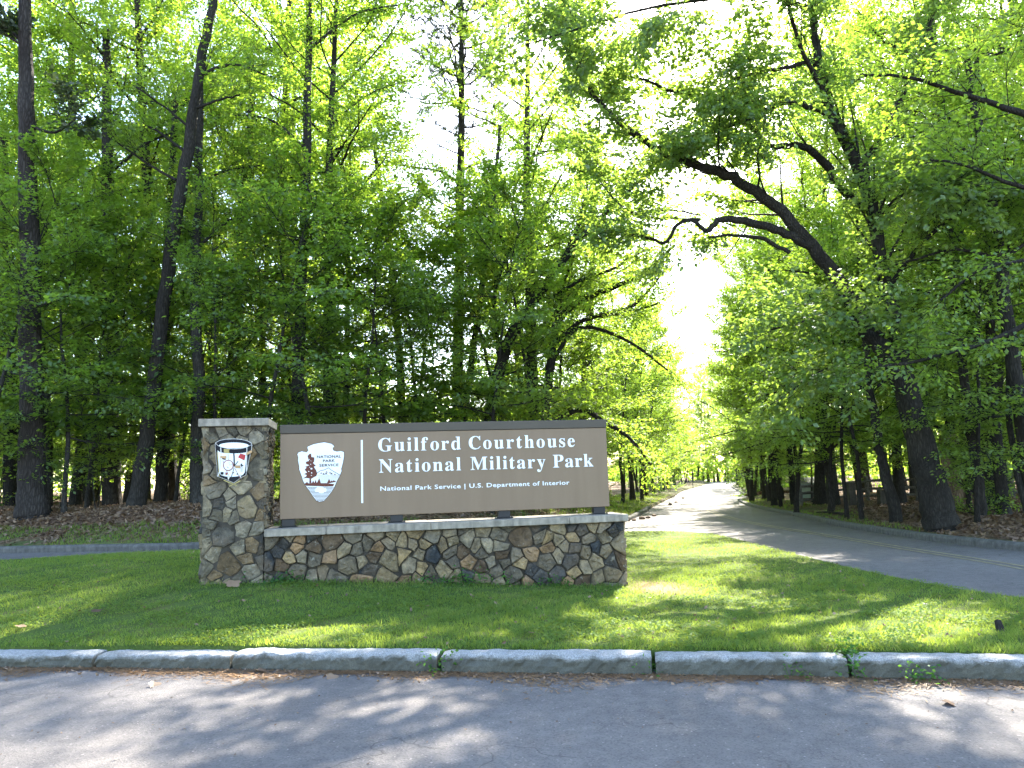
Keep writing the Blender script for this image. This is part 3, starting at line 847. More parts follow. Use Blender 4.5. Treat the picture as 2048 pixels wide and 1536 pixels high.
GLYPH = {
  'G': (508, [[268,-10,200,-3,141,19,93,55,57,103,35,161,28,229,35,295,57,352,93,399,139,435,195,458,257,465,311,459,369,441,379,437,388,436,398,438,406,443,412,452,419,465,437,465,437,308,420,308,403,346,382,379,357,406,329,426,299,439,267,443,176,389,146,228,154,135,180,67,221,26,275,13,308,16,328,27,339,45,343,71,343,128,339,154,329,170,309,179,275,182,275,198,500,198,500,182,473,179,457,171,449,155,446,128,446,29,357,0]]),
  'u': (375, [[131,-10,91,-3,65,17,51,51,46,97,46,248,44,268,39,282,29,291,11,294,11,310,142,310,142,74,144,58,151,46,162,38,177,36,205,43,228,66,228,248,226,269,221,283,209,291,189,294,189,310,324,310,324,70,326,51,331,39,342,33,360,30,360,13,300,7,228,-10,228,40,209,19,186,3,160,-7]]),
  'i': (198, [[101,362,81,366,65,376,54,393,50,412,54,432,65,449,81,460,101,463,120,460,137,449,147,432,151,412,147,393,136,376,120,366], [18,0,18,16,35,19,45,26,51,37,52,56,52,252,51,272,47,285,37,291,20,293,21,310,148,310,148,56,150,38,154,26,164,19,180,16,180,0]]),
  'l': (199, [[18,0,18,16,35,19,45,26,51,37,52,56,52,398,51,417,47,429,38,436,20,439,20,455,148,455,148,56,150,38,154,26,164,19,180,16,180,0]]),
  'f': (214, [[15,0,15,16,30,18,40,22,46,27,50,35,52,48,52,73,52,277,16,277,16,310,52,310,52,353,60,400,85,436,123,457,174,465,212,460,240,446,257,425,263,400,260,381,252,367,239,358,224,355,208,358,195,365,187,376,185,391,187,405,193,420,196,426,197,433,193,441,180,443,163,440,153,430,149,413,148,390,148,310,203,310,203,277,148,277,148,65,150,40,158,26,173,18,199,16,199,0]]),
  'o': (336, [[169,-10,127,-5,90,11,60,37,38,70,24,110,19,154,24,199,38,239,60,272,90,297,127,313,168,318,209,313,245,298,275,273,298,240,312,200,317,154,312,108,298,69,275,36,245,11,210,-5], [169,11,193,18,209,39,214,56,217,81,219,114,220,154,217,227,208,271,192,292,169,299,144,292,128,271,120,227,117,154,118,114,120,82,123,56,128,39,144,18]]),
  'r': (287, [[18,0,18,16,35,19,45,26,51,37,52,56,52,252,51,273,46,285,37,291,20,293,21,310,146,310,146,252,165,280,187,301,210,314,233,318,258,315,275,304,286,287,289,266,287,248,278,234,265,225,248,222,233,224,222,231,214,240,207,250,199,257,189,260,175,255,162,241,152,220,149,192,149,56,152,37,159,25,173,19,197,16,197,0]]),
  'd': (370, [[140,-10,107,-5,78,10,53,35,35,66,23,104,19,147,24,196,36,237,55,272,81,297,112,313,146,318,189,309,223,280,223,401,220,419,212,430,198,437,176,439,176,455,319,455,319,75,320,54,325,41,335,32,353,28,353,11,294,6,223,-10,223,39,188,2], [171,28,187,31,202,41,215,56,223,76,223,242,217,257,206,270,191,278,174,281,147,273,130,250,121,210,118,153,120,98,130,58,146,36]]),
  'C': (468, [[257,-11,193,-3,137,20,91,56,56,104,34,162,26,228,34,294,56,351,92,399,139,435,195,458,259,465,309,459,367,440,377,436,388,435,408,443,419,465,437,465,437,308,420,308,392,364,356,407,313,434,265,443,174,389,144,226,177,74,278,24,318,29,358,45,395,71,428,106,447,89,365,14]]),
  't': (228, [[124,-9,89,-4,66,10,53,36,48,71,48,279,20,279,20,300,57,336,88,369,112,398,129,424,144,424,144,310,208,310,208,279,144,279,144,82,146,64,149,51,157,43,168,40,189,49,206,75,222,66,182,9]]),
  'h': (381, [[18,0,18,16,35,19,45,26,51,37,52,56,52,399,51,417,46,429,36,437,19,440,19,455,148,455,148,267,190,305,243,318,309,292,330,212,330,56,332,38,337,26,347,19,363,16,363,0,202,0,202,16,207,16,228,26,235,56,235,217,234,241,229,258,219,268,203,271,173,262,148,235,148,56,149,38,154,26,164,19,180,16,180,0]]),
  's': (288, [[151,-10,122,-6,87,6,80,8,73,9,60,4,51,-9,36,-9,36,105,53,105,66,68,87,39,112,21,140,15,162,18,179,27,189,40,192,58,183,84,156,105,107,130,76,148,54,169,41,193,37,220,44,259,65,291,98,312,141,319,153,318,166,316,181,312,199,308,206,306,213,305,223,308,230,319,244,319,244,222,228,222,215,254,196,277,174,291,149,296,130,294,116,286,108,274,105,259,107,244,115,232,128,222,146,212,191,189,221,172,241,151,253,127,257,95,250,51,228,18,194,-3]]),
  'e': (301, [[154,-10,117,-5,85,10,58,35,37,69,24,109,19,157,24,201,38,240,59,273,87,298,120,313,157,318,209,309,249,280,274,234,283,173,283,166,117,166,138,73,199,42,237,53,270,86,285,73,228,11], [116,192,201,192,201,215,199,252,193,277,181,292,161,297,127,274,116,203]]),
  'N': (494, [[403,-11,107,350,107,79,110,49,119,31,136,21,167,17,167,0,18,0,18,17,39,19,54,23,65,30,71,41,75,57,76,79,76,388,49,421,36,433,28,436,18,439,18,455,156,455,391,169,391,377,390,399,386,414,379,425,369,431,353,436,331,439,331,455,480,455,480,439,450,434,433,425,425,407,422,377,422,-11]]),
  'a': (344, [[255,-10,216,1,200,35,151,2,95,-9,64,-4,40,11,25,34,20,63,31,104,63,136,119,164,199,190,199,241,196,266,187,282,171,292,148,296,115,290,104,274,106,268,113,257,121,243,123,231,120,215,110,202,95,194,77,191,59,194,45,203,36,218,33,236,37,259,49,278,69,295,95,308,126,316,162,318,223,312,263,292,285,259,293,210,293,62,293,48,295,40,298,36,304,34,312,36,320,42,329,28,294,-1], [151,34,162,35,174,41,187,50,199,63,199,169,138,139,118,84,126,46]]),
  'n': (381, [[18,0,18,16,35,19,45,26,51,37,52,56,52,253,51,271,46,284,36,291,19,294,19,310,148,310,148,267,190,306,243,318,309,292,330,212,330,56,332,38,337,26,347,19,363,16,363,0,202,0,202,16,207,16,228,26,235,56,235,217,234,241,229,258,219,268,203,271,173,262,148,235,148,56,149,38,154,26,164,19,180,16,180,0]]),
  'M': (634, [[14,0,14,17,43,22,61,32,72,50,75,79,75,382,74,402,71,416,64,426,53,432,37,436,15,439,15,455,185,455,317,142,449,455,617,455,617,439,590,433,573,423,563,405,560,378,560,85,561,61,565,43,571,31,582,23,596,19,617,17,617,0,396,0,396,17,417,20,433,25,443,32,450,44,453,61,455,83,455,399,288,0,270,0,105,389,105,80,109,48,120,30,139,20,169,17,169,0]]),
  'y': (300, [[52,-140,29,-137,10,-125,-3,-107,-7,-84,-4,-67,5,-53,18,-43,36,-40,51,-42,64,-49,72,-61,75,-76,74,-81,74,-87,77,-96,86,-99,99,-92,114,-74,122,-60,129,-44,135,-26,140,-5,36,251,30,264,25,275,19,283,15,287,8,292,-3,293,-5,293,-5,310,162,310,162,293,146,292,136,289,130,284,128,275,130,267,133,257,185,119,230,241,234,251,236,260,237,267,238,274,236,284,229,289,219,292,203,293,203,310,300,310,300,293,287,290,277,281,268,265,259,242,162,-24,145,-65,129,-96,113,-117,95,-131,76,-138]]),
  'P': (418, [[15,0,15,17,45,22,62,32,72,50,75,81,75,379,71,406,62,424,44,434,16,439,16,455,214,455,287,452,336,440,366,422,390,398,404,367,409,332,398,280,367,240,314,214,242,206,182,206,182,81,185,50,194,32,212,22,242,17,242,0], [182,230,201,230,244,235,272,253,287,283,292,329,288,375,275,406,252,425,216,431,199,429,189,424,184,414,182,398]]),
  'k': (359, [[17,0,17,16,35,19,45,26,51,38,52,56,52,398,51,417,47,429,38,436,20,439,21,455,148,455,148,169,227,248,240,264,244,278,235,290,209,293,206,293,206,310,345,310,345,293,308,284,275,260,222,209,346,34,360,21,376,16,376,0,211,0,211,16,217,16,234,20,239,32,237,40,232,49,163,147,148,134,148,56,149,38,154,26,164,19,180,16,180,0]]),
}


def curve_to_mesh(cu, name):
    o = bpy.data.objects.new('tmp', cu)
    COL.objects.link(o)
    dg = bpy.context.evaluated_depsgraph_get()
    dg.update()
    me = bpy.data.meshes.new_from_object(o.evaluated_get(dg))
    bpy.data.objects.remove(o)
    bpy.data.curves.remove(cu)
    me.name = name
    me.transform(Matrix.Rotation(math.pi / 2, 4, 'X'))
    me.materials.clear()
    return me

GM = {}
for ch, (adv, sps) in GLYPH.items():
    cu = bpy.data.curves.new('glyph', 'CURVE')
    cu.dimensions = '2D'
    cu.fill_mode = 'BOTH'
    cu.extrude = .012
    x0 = min(min(s[0::2]) for s in sps)
    for s in sps:
        sp = cu.splines.new('POLY')
        n = len(s) // 2
        sp.points.add(n - 1)
        for i in range(n): sp.points[i].co = ((s[2 * i] - x0) / 1000, s[2 * i + 1] / 1000, 0, 1)
        sp.use_cyclic_u = True
    w = (max(max(s[0::2]) for s in sps) - x0) / 1000
    GM[ch] = (curve_to_mesh(cu, 'letter_' + ch), w, adv / 1000)
CAP_N = max(GLYPH['N'][1][0][1::2]) / 1000

def word(text, px0, px1, py, scale, v):
    u0, u1 = mon(px0, py, SB)[0], mon(px1, py, SB)[0]
    ws = [GM[c][1] * scale for c in text]
    gap = (u1 - u0 - sum(ws)) / (len(text) - 1)
    x = u0
    for c, w in zip(text, ws):
        o = link('letter', GM[c][0], M['white'], sign)
        o.location = (x, SB - .012 * scale - .0005, v)
        o.scale = (scale, scale, scale)
        x += w + gap
v1 = (mon(770, 905.0, SB)[1] + mon(1143, 891.5, SB)[1]) / 2
v2 = (mon(763, 948.0, SB)[1] + mon(1180, 930.4, SB)[1]) / 2
v3 = (mon(763, 984, SB)[1] + mon(1136, 966.6, SB)[1]) / 2
cap = mon(763, 948 - 26.5, SB)[1] - mon(763, 948, SB)[1]
sc = cap / CAP_N
word('Guilford', 756.5, 921.5, 898, sc, v1)
word('Courthouse', 937.5, 1149.5, 892, sc, v1)
word('National', 758, 922, 942, sc, v2)
word('Military', 941, 1091, 936, sc, v2)
word('Park', 1106, 1186.5, 932, sc, v2)

def text_part(name, body, parent, u0, u1, v, capm, y, mat, bold=0.0, space=1.0):
    cu = bpy.data.curves.new('text', 'FONT')
    cu.body = body
    cu.extrude = .001
    cu.offset = bold
    cu.space_character = space
    cu.resolution_u = 3
    me = curve_to_mesh(cu, name)
    xs = [p.co.x for p in me.vertices]
    x0, x1 = min(xs), max(xs)
    sx = (u1 - u0) / (x1 - x0)
    sy = capm / .729
    for p in me.vertices: p.co = ((p.co.x - x0) * sx, p.co.y, p.co.z * sy)
    o = link(name, me, mat, parent)
    o.location = (u0, y, v)
    return o
text_part('agency_line', 'National Park Service | U.S. Department of Interior', sign, mon(760.6, 980, SB)[0], mon(1138.8, 967, SB)[0], v3, mon(763, 975, SB)[1] - mon(763, 984, SB)[1], SB - .0016, M['white'], .012, 1.08)['kind'] = 'stuff'
ub = mon(724, 940, SB)[0]
link('divider_bar', box_mesh('divider_bar', (ub - .013, SB - .004, mon(724, 1006, SB)[1]), (ub + .013, SB + .001, mon(724, 880, SB)[1])), M['white'], sign)

# arrowhead emblem
def az(x, y): return mon(580 + x / 10.243, 870 + y / 10.24, SB)
def apoly(pts): return [az(*p) for p in pts]
arrow = [(360, 240), (480, 190), (600, 165), (700, 150), (780, 165), (850, 180), (905, 230), (872, 270), (890, 320), (960, 340), (1040, 330), (1105, 350), (1105, 430), (1085, 560), (1050, 690), (1055, 740), (1020, 830), (960, 940), (910, 1060),
         (850, 1160), (770, 1260), (690, 1350), (600, 1365), (540, 1340), (470, 1250), (400, 1140), (320, 1030), (270, 940), (240, 840), (190, 700), (190, 640), (165, 520), (170, 450), (150, 400), (170, 360), (240, 335), (340, 355), (376, 318), (360, 270)]
acx, acy = 620, 700
ae = plate('arrowhead_emblem', apoly(arrow), SB - .006, M['white'], sign, .0055)
ae['label'] = 'white arrowhead emblem with tree, mountain, lake and bison'
plate('emblem_border', apoly([(acx + (x - acx) * 1.025, acy + (y - acy) * 1.02) for x, y in arrow]), SB - .003, M['ink'], ae, .0025)
A1, A2 = SB - .008, SB - .010
tree = [(400, 385), (435, 385), (440, 450), (500, 460), (495, 550), (470, 570), (530, 630), (490, 650), (535, 720), (560, 790), (540, 840), (460, 880), (432, 900), (440, 985), (395, 985), (400, 890), (340, 880), (262, 892), (330, 850), (345, 820), (285, 800), (350, 770), (300, 710), (340, 670), (310, 650), (400, 620), (330, 590), (325, 550), (390, 530), (370, 470), (360, 430)]
plate('tree_silhouette', apoly(tree), A1, M['brown'], ae, .0015)
for x, y, r in ((440, 690, 22), (385, 745, 12), (445, 775, 14), (425, 600, 10), (405, 660, 9), (440, 830, 10), (400, 500, 9), (430, 530, 8)):
    plate('tree_gap', apoly(ell(x, y, r, r * .8, 8)), A2, M['white'], ae, .0015)
plate('shore_silhouette', apoly([(300, 1000), (350, 960), (380, 990), (450, 985), (475, 930), (500, 985), (525, 915), (550, 985), (600, 880), (630, 985), (760, 985), (800, 895), (830, 960), (850, 925), (870, 950), (890, 925), (940, 945), (905, 1010), (885, 1052), (700, 1056), (540, 1046), (335, 1040)]), A1, M['brown'], ae, .0015)
plate('snow_patch', apoly([(785, 992), (930, 965), (908, 1003)]), A2, M['white'], ae, .0015)
plate('mountain_line', line_pts(apoly([(560, 775), (620, 732), (700, 716), (790, 672), (850, 720), (940, 772), (1025, 822)]), .007), A1, M['ink'], ae, .0015)
for i, (x, y) in enumerate(((640, 775), (690, 790), (750, 750), (740, 785), (820, 765), (850, 785), (920, 800))):
    plate('mountain_crag', apoly([(x - 28, y + 22), (x, y - 16), (x + 30, y + 20)]), A1, M['rose'] if i % 2 == 0 else M['ink'], ae, .0015)
for i, y in enumerate(range(826, 965, 23)):
    plate('water_line', line_pts(apoly([(565 + (i * 37) % 60, y), (780, y), (1015 - (y - 826) * .55, y)]), .0045), A1 + .0002, M['rose'], ae, .0015)
for y in range(1072, 1350, 27):
    xl = np.interp(y, [1030, 1140, 1250, 1340, 1360], [330, 410, 480, 550, 600])
    xr = np.interp(y, [1060, 1160, 1260, 1350, 1362], [900, 842, 762, 680, 610])
    plate('water_line', line_pts(apoly([(xl, y), ((xl + xr) / 2, y), (xr, y)]), .0072), A1 + .0002, M['ink'], ae, .0015)
plate('bison_silhouette', apoly([(505, 1125), (555, 1068), (640, 1060), (725, 1085), (752, 1112), (742, 1162), (705, 1160), (690, 1184), (650, 1204), (605, 1186), (580, 1172), (528, 1172)]), A2 - .001, M['white'], ae, .0015)
for body, x0, x1, y in (('NATIONAL', 552, 1045, 475), ('PARK', 675, 922, 560), ('SERVICE', 602, 996, 650)):
    text_part('emblem_lettering', body, ae, az(x0, y)[0], az(x1, y)[0], (az(x0, y)[1] + az(x1, y - 14)[1]) / 2, az(700, y - 56)[1] - az(700, y)[1], A1 - .0005, M['ink'], .022, 1.08)

# ------------------------------------------------------------------ trees
class Wood:
    def __init__(s): s.V, s.Q, s.n = [], [], 0
    def tube(s, P, R, k=6, rough=0.0, rng=None):
        P, R = np.asarray(P, float), np.asarray(R, float)
        t = nrm(np.gradient(P, axis=0))
        ref = np.array([1.0, .13, .07]) if abs(t[0, 2]) > .7 else np.array([.05, .11, 1.0])
        a = nrm(np.cross(t, ref)); b = np.cross(t, a)
        th = np.linspace(0, 2 * math.pi, k, endpoint=False)
        rr = R[:, None] * np.ones((1, k))
        if rough and rng is not None:
            lob = 1 + rough * np.sin(3 * th + rng.uniform(0, 6)) + rough * .7 * np.sin(5 * th + rng.uniform(0, 6))
            rr = rr * lob[None] * (1 + rng.normal(0, rough * .5, rr.shape))
        V = P[:, None] + rr[..., None] * (np.cos(th)[None, :, None] * a[:, None] + np.sin(th)[None, :, None] * b[:, None])
        n = len(P)
        i = np.arange(n * k).reshape(n, k)
        j = np.roll(i, -1, 1)
        s.Q.append(np.stack([i[:-1], j[:-1], j[1:], i[1:]], -1).reshape(-1, 4) + s.n)
        s.V.append(V.reshape(-1, 3)); s.n += n * k
    def mesh(s, name): return quads_mesh(name, np.vstack(s.V), np.vstack(s.Q), True)

def bpath(rng, p0, d0, L, n, wig=.12, lift=0.0):
    d = nrm(np.asarray(d0, float)); p = np.asarray(p0, float); out = [p]
    for _ in range(n):
        d = nrm(d + rng.normal(0, wig, 3) + np.array([0, 0, lift]))
        p = p + d * (L / n); out.append(p)
    return np.array(out)

def interp_path(P, f):
    s = np.concatenate([[0], np.cumsum(np.linalg.norm(np.diff(P, axis=0), axis=1))])
    x = f * s[-1]
    p = np.array([np.interp(x, s, P[:, i]) for i in range(3)])
    q = np.array([np.interp(min(x + .05 * s[-1], s[-1]), s, P[:, i]) for i in range(3)])
    o = np.array([np.interp(max(x - .05 * s[-1], 0), s, P[:, i]) for i in range(3)])
    return p, nrm(q - o)

def turn(d, ang):
    c, s = math.cos(ang), math.sin(ang)
    return np.array([d[0] * c - d[1] * s, d[0] * s + d[1] * c, d[2]])

class Twigs:
    def __init__(s): s.p, s.d, s.l = [], [], []
    def add(s, p, d, l): s.p.append(p); s.d.append(d); s.l.append(l)

def foliage(rng, tw, per, size, spread, flat=.5, droop=.25, asp=.62, curl=.18):
    p, d, l = np.array(tw.p), nrm(np.array(tw.d)), np.array(tw.l)
    T = len(p)
    n = T * per
    P, D, L = np.repeat(p, per, 0), np.repeat(d, per, 0), np.repeat(l, per)
    lat = nrm(np.cross(D, np.array([0, 0, 1.0])) + 1e-6)
    side = rng.choice([-1.0, 1.0], n)[:, None]
    t = rng.uniform(.05, 1.05, n)[:, None]
    pos = P + D * L[:, None] * t + lat * side * rng.uniform(.01, spread, n)[:, None] * (1.1 - .5 * t) + rng.normal(0, .06, (n, 3)) * np.array([1, 1, .8])
    ld = nrm(D * .6 + lat * side + rng.normal(0, .45, (n, 3)) - np.array([0, 0, droop]))
    nn = nrm(np.array([0, 0, 1.0]) + rng.normal(0, flat, (n, 3)))
    sd_ = nrm(np.cross(nn, ld))
    up = np.cross(ld, sd_)
    S = (size * rng.uniform(.6, 1.25, n))[:, None]
    a = pos
    b = pos + ld * S * .48 + sd_ * S * asp * .5 - up * S * curl * .3
    c = pos + ld * S - up * S * curl
    e = pos + ld * S * .48 - sd_ * S * asp * .5 - up * S * curl * .3
    V = np.stack([a, b, c, e], 1).reshape(-1, 3)
    Q = np.arange(4 * n).reshape(n, 4)
    tint = np.clip(np.repeat(rng.uniform(0, 1, T), per) * .55 + rng.uniform(0, 1, n) * .45, 0, 1)
    return V, Q, np.repeat(tint, 4)

def needles(rng, tw, per, size, width=.02):
    p, d, l = np.array(tw.p), nrm(np.array(tw.d)), np.array(tw.l)
    n = len(p) * per
    P, D, L = np.repeat(p, per, 0), np.repeat(d, per, 0), np.repeat(l, per)
    t = rng.uniform(.3, 1.05, n)[:, None]
    pos = P + D * L[:, None] * t
    ld = nrm(D + rng.normal(0, .65, (n, 3)))
    sd_ = nrm(np.cross(ld, rng.normal(0, 1, (n, 3))))
    S = (size * rng.uniform(.6, 1.3, n))[:, None]
    V = np.stack([pos - sd_ * width * .5, pos + sd_ * width * .5, pos + ld * S + sd_ * width * .3, pos + ld * S - sd_ * width * .3], 1).reshape(-1, 3)
    return V, np.arange(4 * n).reshape(n, 4), np.repeat(np.repeat(rng.uniform(0, 1, len(p)), per) * .6 + rng.uniform(0, .4, n), 4)

def dress(rng, W, tw, P, r0, r1, nsec, seclen, f0=.25, ntw=5, twl=.7, lift=.02, wide=1.0, vert=.12, twigs=True, secgeo=True, g0=.25):
    """side branches and twigs along a limb"""
    for i in range(nsec):
        f = f0 + (1 - f0) * (i + rng.uniform(0, .8)) / nsec
        f = min(f, 1.0)
        p, d = interp_path(P, f)
        sgn = 1 if i % 2 else -1
        dd = turn(d, sgn * rng.uniform(.5, 1.15) * wide) + np.array([0, 0, rng.normal(.05, vert)])
        L = seclen * rng.uniform(.55, 1.1) * (1 - .45 * f)
        S = bpath(rng, p, dd, L, 4, .16, lift)
        r = max(.008, (r0 + (r1 - r0) * f) * .45)
        if secgeo: W.tube(S, np.linspace(r, .004, 5), 4)
        for k in range(ntw):
            g = g0 + (1 - g0) * (k + rng.uniform(0, .9)) / ntw
            q, e = interp_path(S, min(g, 1))
            ee = turn(e, (1 if k % 2 else -1) * rng.uniform(.25, 1.0)) + np.array([0, 0, rng.normal(0, vert)])
            tl = twl * rng.uniform(.6, 1.2)
            tw.add(q, ee, tl)
            if twigs:
                ed = nrm(ee)
                W.tube([q, q + ed * tl * .55 + rng.normal(0, .02, 3), q + ed * tl], [.006, .004, .002], 3)

def gen_tree(seed, h, r0, c0, rad, nl, nsec, ntw, nleaf, leaf, elev=(.0, .7), wig=.03, lean=.03, flat=.5, twl=.75, prof='round', twigs=True, spread=.22):
    rng = np.random.default_rng(seed)
    W, tw = Wood(), Twigs()
    T = bpath(rng, (0, 0, -.25), (rng.normal(0, lean), rng.normal(0, lean), 1), h + .25, 14, wig, .03)
    f = np.linspace(0, 1, 15)
    R = r0 * ((1 - f) ** .85 * .96 + .04)
    Tp = catmull(T, 3); Rp = np.interp(np.linspace(0, 1, len(Tp)), f, R)
    Rp[:4] *= np.array([1.5, 1.28, 1.12, 1.04])
    W.tube(Tp, Rp, 12, .05, rng)
    az = rng.uniform(0, 6.28)
    for i in range(nl):
        t = (i + rng.uniform(0, .9)) / nl
        fr = c0 + (.985 - c0) * t
        p, d = interp_path(T, fr)
        az += 2.4 + rng.normal(0, .35)
        el = elev[0] + (elev[1] - elev[0]) * t + rng.normal(0, .13)
        if prof == 'round': k = .45 + .55 * math.sin(math.pi * min(1, t * .75 + .22))
        elif prof == 'broad': k = 1.0 - .62 * t ** 1.6
        else: k = .55 + .45 * math.sin(math.pi * t)
        L = rad * k * rng.uniform(.75, 1.15) / max(.6, math.cos(el))
        P = bpath(rng, p, (math.cos(az) * math.cos(el), math.sin(az) * math.cos(el), math.sin(el)), L, 6, .13, .015)
        r = max(.018, np.interp(fr, f, R) * .42)
        W.tube(P, np.linspace(r, .009, 7), 5)
        dress(rng, W, tw, P, r, .01, nsec, L * .52, .2, ntw, twl, twigs=twigs)
    V, Q, tn = foliage(rng, tw, nleaf, leaf, spread, flat)
    return W.mesh('trunk'), quads_mesh('crown', V, Q, False, tn)

def gen_pine(seed, h, r0, c0, rad, dead0):
    rng = np.random.default_rng(seed)
    W, tw = Wood(), Twigs()
    T = bpath(rng, (0, 0, -.25), (rng.normal(0, .012), rng.normal(0, .012), 1), h + .25, 16, .018, .03)
    f = np.linspace(0, 1, 17)
    R = r0 * ((1 - f) ** .7 * .95 + .05)
    Tp = catmull(T, 3); Rp = np.interp(np.linspace(0, 1, len(Tp)), f, R)
    Rp[:3] *= np.array([1.35, 1.15, 1.05])
    W.tube(Tp, Rp, 12, .06, rng)
    az = 0
    for i in range(26):                                       # dead, bare and crooked
        fr = dead0 + (c0 - dead0 + .12) * i / 26
        p, d = interp_path(T, fr)
        az += 2.4 + rng.normal(0, .5)
        L = rad * rng.uniform(.5, 1.1)
        P = bpath(rng, p, (math.cos(az), math.sin(az), rng.normal(.1, .25)), L, 8, .22, .06)
        W.tube(P, np.linspace(rng.uniform(.03, .065), .008, 9), 5)
        for k in range(rng.integers(5, 10)):
            q, e = interp_path(P, rng.uniform(.25, 1))
            S = bpath(rng, q, turn(e, rng.choice([-1, 1]) * rng.uniform(.4, 1.2)) + rng.normal(0, .3, 3), L * rng.uniform(.2, .5), 5, .25, 0)
            W.tube(S, np.linspace(.014, .004, 6), 4)
            for _ in range(4):
                q2, e2 = interp_path(S, rng.uniform(.2, 1))
                S2 = bpath(rng, q2, e2 + rng.normal(0, .7, 3), rng.uniform(.2, .6), 3, .2, 0)
                W.tube(S2, np.linspace(.007, .003, 4), 3)
                if i > 13 and rng.uniform() < .55: tw.add(S2[0], S2[-1] - S2[0], .5)
    for i in range(30):
        t = i / 30
        p, d = interp_path(T, c0 + (.99 - c0) * t)
        az += 2.4 + rng.normal(0, .3)
        L = rad * (1 - .65 * t) * rng.uniform(.7, 1.1)
        P = bpath(rng, p, (math.cos(az), math.sin(az), .25), L, 6, .15, .05)
        W.tube(P, np.linspace(.06, .01, 7), 5)
        dress(rng, W, tw, P, .04, .01, 7, L * .45, .3, 4, .5, .04)
    V, Q, tn = needles(rng, tw, 34, .17, .02)
    return W.mesh('trunk'), quads_mesh('crown', V, Q, False, tn)

KIND = {}
for i in range(4):   # layered understory trees, leafy almost to the ground
    KIND['under%d' % i] = gen_tree(100 + i, (8.5, 9.5, 7.5, 10.5)[i], (.075, .09, .065, .10)[i], (.27, .30, .30, .26)[i], (3.0, 3.3, 2.7, 3.2)[i], 22, 7, 5, 20, (.100, .132, .092, .118)[i], (-.12, .75), .05, .05, .42, .7, 'broad')
KIND['under4'] = gen_tree(110, 8.2, .07, .28, 2.8, 20, 6, 4, 10, .21, (-.1, .7), .05, .05, .38, .6, 'broad')     # coarse-leaved
for i in range(3):   # mid-storey trees
    KIND['mid%d' % i] = gen_tree(200 + i, (15, 17, 13.5)[i], (.14, .17, .13)[i], (.26, .30, .24)[i], (3.6, 3.9, 3.4)[i], 30, 8, 5, 23, .122, (.05, .85), .035, .03, .55, .8, 'round', i == 0)
for i in range(2):   # tall forest trees with high crowns
    KIND['tall%d' % i] = gen_tree(300 + i, (25, 27)[i], (.26, .30)[i], (.36, .42)[i], (4.2, 4.6)[i], 32, 8, 5, 23, .148, (.1, .95), .022, .015, .6, .9, 'round', False, .28)
for i in range(2):
    KIND['sapling%d' % i] = gen_tree(400 + i, (3.6, 4.6)[i], (.022, .028)[i], (.30, .35)[i], (.9, 1.1)[i], 14, 4, 3, 9, .11, (.1, .7), .06, .08, .45, .4, 'broad')
KIND['shrub0'] = gen_tree(450, 1.5, .03, .10, 1.0, 18, 5, 4, 12, .085, (.1, 1.0), .1, .1, .6, .35, 'broad')
KIND['pine0'] = gen_pine(500, 29, .30, .62, 4.2, .36)

def ground_z(x, y):
    x, y = float(x), float(y)
    X, Y = np.array([x]), np.array([y])
    if inside(X, Y, LEFT)[0]: return float(z_left(X, Y)[0])
    if inside(X, Y, RIGHT)[0]: return float(z_right(X, Y)[0])
    if inside(X, Y, RIGHT_FAR)[0]: return float(z_rfar(X, Y)[0])
    if inside(X, Y, LAWN)[0]: return float(z_lawn(X, Y)[0])
    return float(z_road(X, Y)[0])

def put_tree(kind, name, x, y, s, rz, label, cat, group, leafmat, bark, sz=1.0):
    tm, cm = KIND[kind]
    e = empty(name, (x, y, ground_z(x, y)), rz)
    e.scale = (s, s, s * sz)
    tag(e, label, cat, group)
    for nme, me, mt in (('trunk', tm, bark), ('crown', cm, leafmat)):
        o = link(nme, me, M[mt], e)
        o.material_slots[0].link = 'OBJECT'
        o.material_slots[0].material = M[mt]
        if nme == 'crown': o['kind'] = 'stuff'
    return e

# ---- hero trees whose stems the photograph shows
def hero(name, label, cat, bark, leafmat, stems, seed, nleaf=19, leaf=.112, flat=.55, group=None, base=True, twl=.75, spread=.22, slim=1.0):
    """stems: list of dicts path=[(px,py,width_px,depth)], leafy=(start fraction, number of side branches, length); the first is the trunk"""
    rng = np.random.default_rng(seed)
    tw = Twigs()
    root = None
    woods = []
    for k, st in enumerate(stems):
        pts = [at(px, py, D) for px, py, w, D in st['path']]
        rad = [w * .5 * D / FPX * slim for px, py, w, D in st['path']]
        if k == 0:
            g = ground_z(pts[0][0], pts[0][1])
            if base:
                pts[0][2] = g - .02
                pts.insert(0, pts[0] - np.array([0, 0, .25])); rad.insert(0, rad[0] * 1.12)
            root = tag(empty(name, (pts[0][0], pts[0][1], g)), label, cat, group)
            org = np.array([pts[0][0], pts[0][1], g])
        P = catmull(np.array(pts) - org, 5)
        R = np.interp(np.linspace(0, len(rad) - 1, len(P)), range(len(rad)), rad)
        P[1:-1] += rng.normal(0, .02, P[1:-1].shape) * np.minimum(1, R[1:-1, None] * 6 + .3)
        W = Wood()
        W.tube(P, R, 14 if R[0] > .12 else 8, .05, rng)
        f0, ns, sl = st.get('leafy', (.3, 10, 1.5))
        if ns: dress(rng, W, tw, P, R[0] * .5, .012, ns, sl, f0, st.get('ntw', 5), twl, .03, 1.0, st.get('vert', .3), g0=.45)
        o = link('trunk' if k == 0 else 'limb', W.mesh('stem'), M[bark], root)
    if tw.p:
        V, Q, tn = foliage(rng, tw, nleaf, leaf, spread, flat)
        o = link('crown', quads_mesh('crown', V, Q, False, tn), M[leafmat], root)
        o['kind'] = 'stuff'
    return root

def stem(D, *pts, **kw): return dict(path=[(x, y, w, D) for x, y, w in pts], **kw)

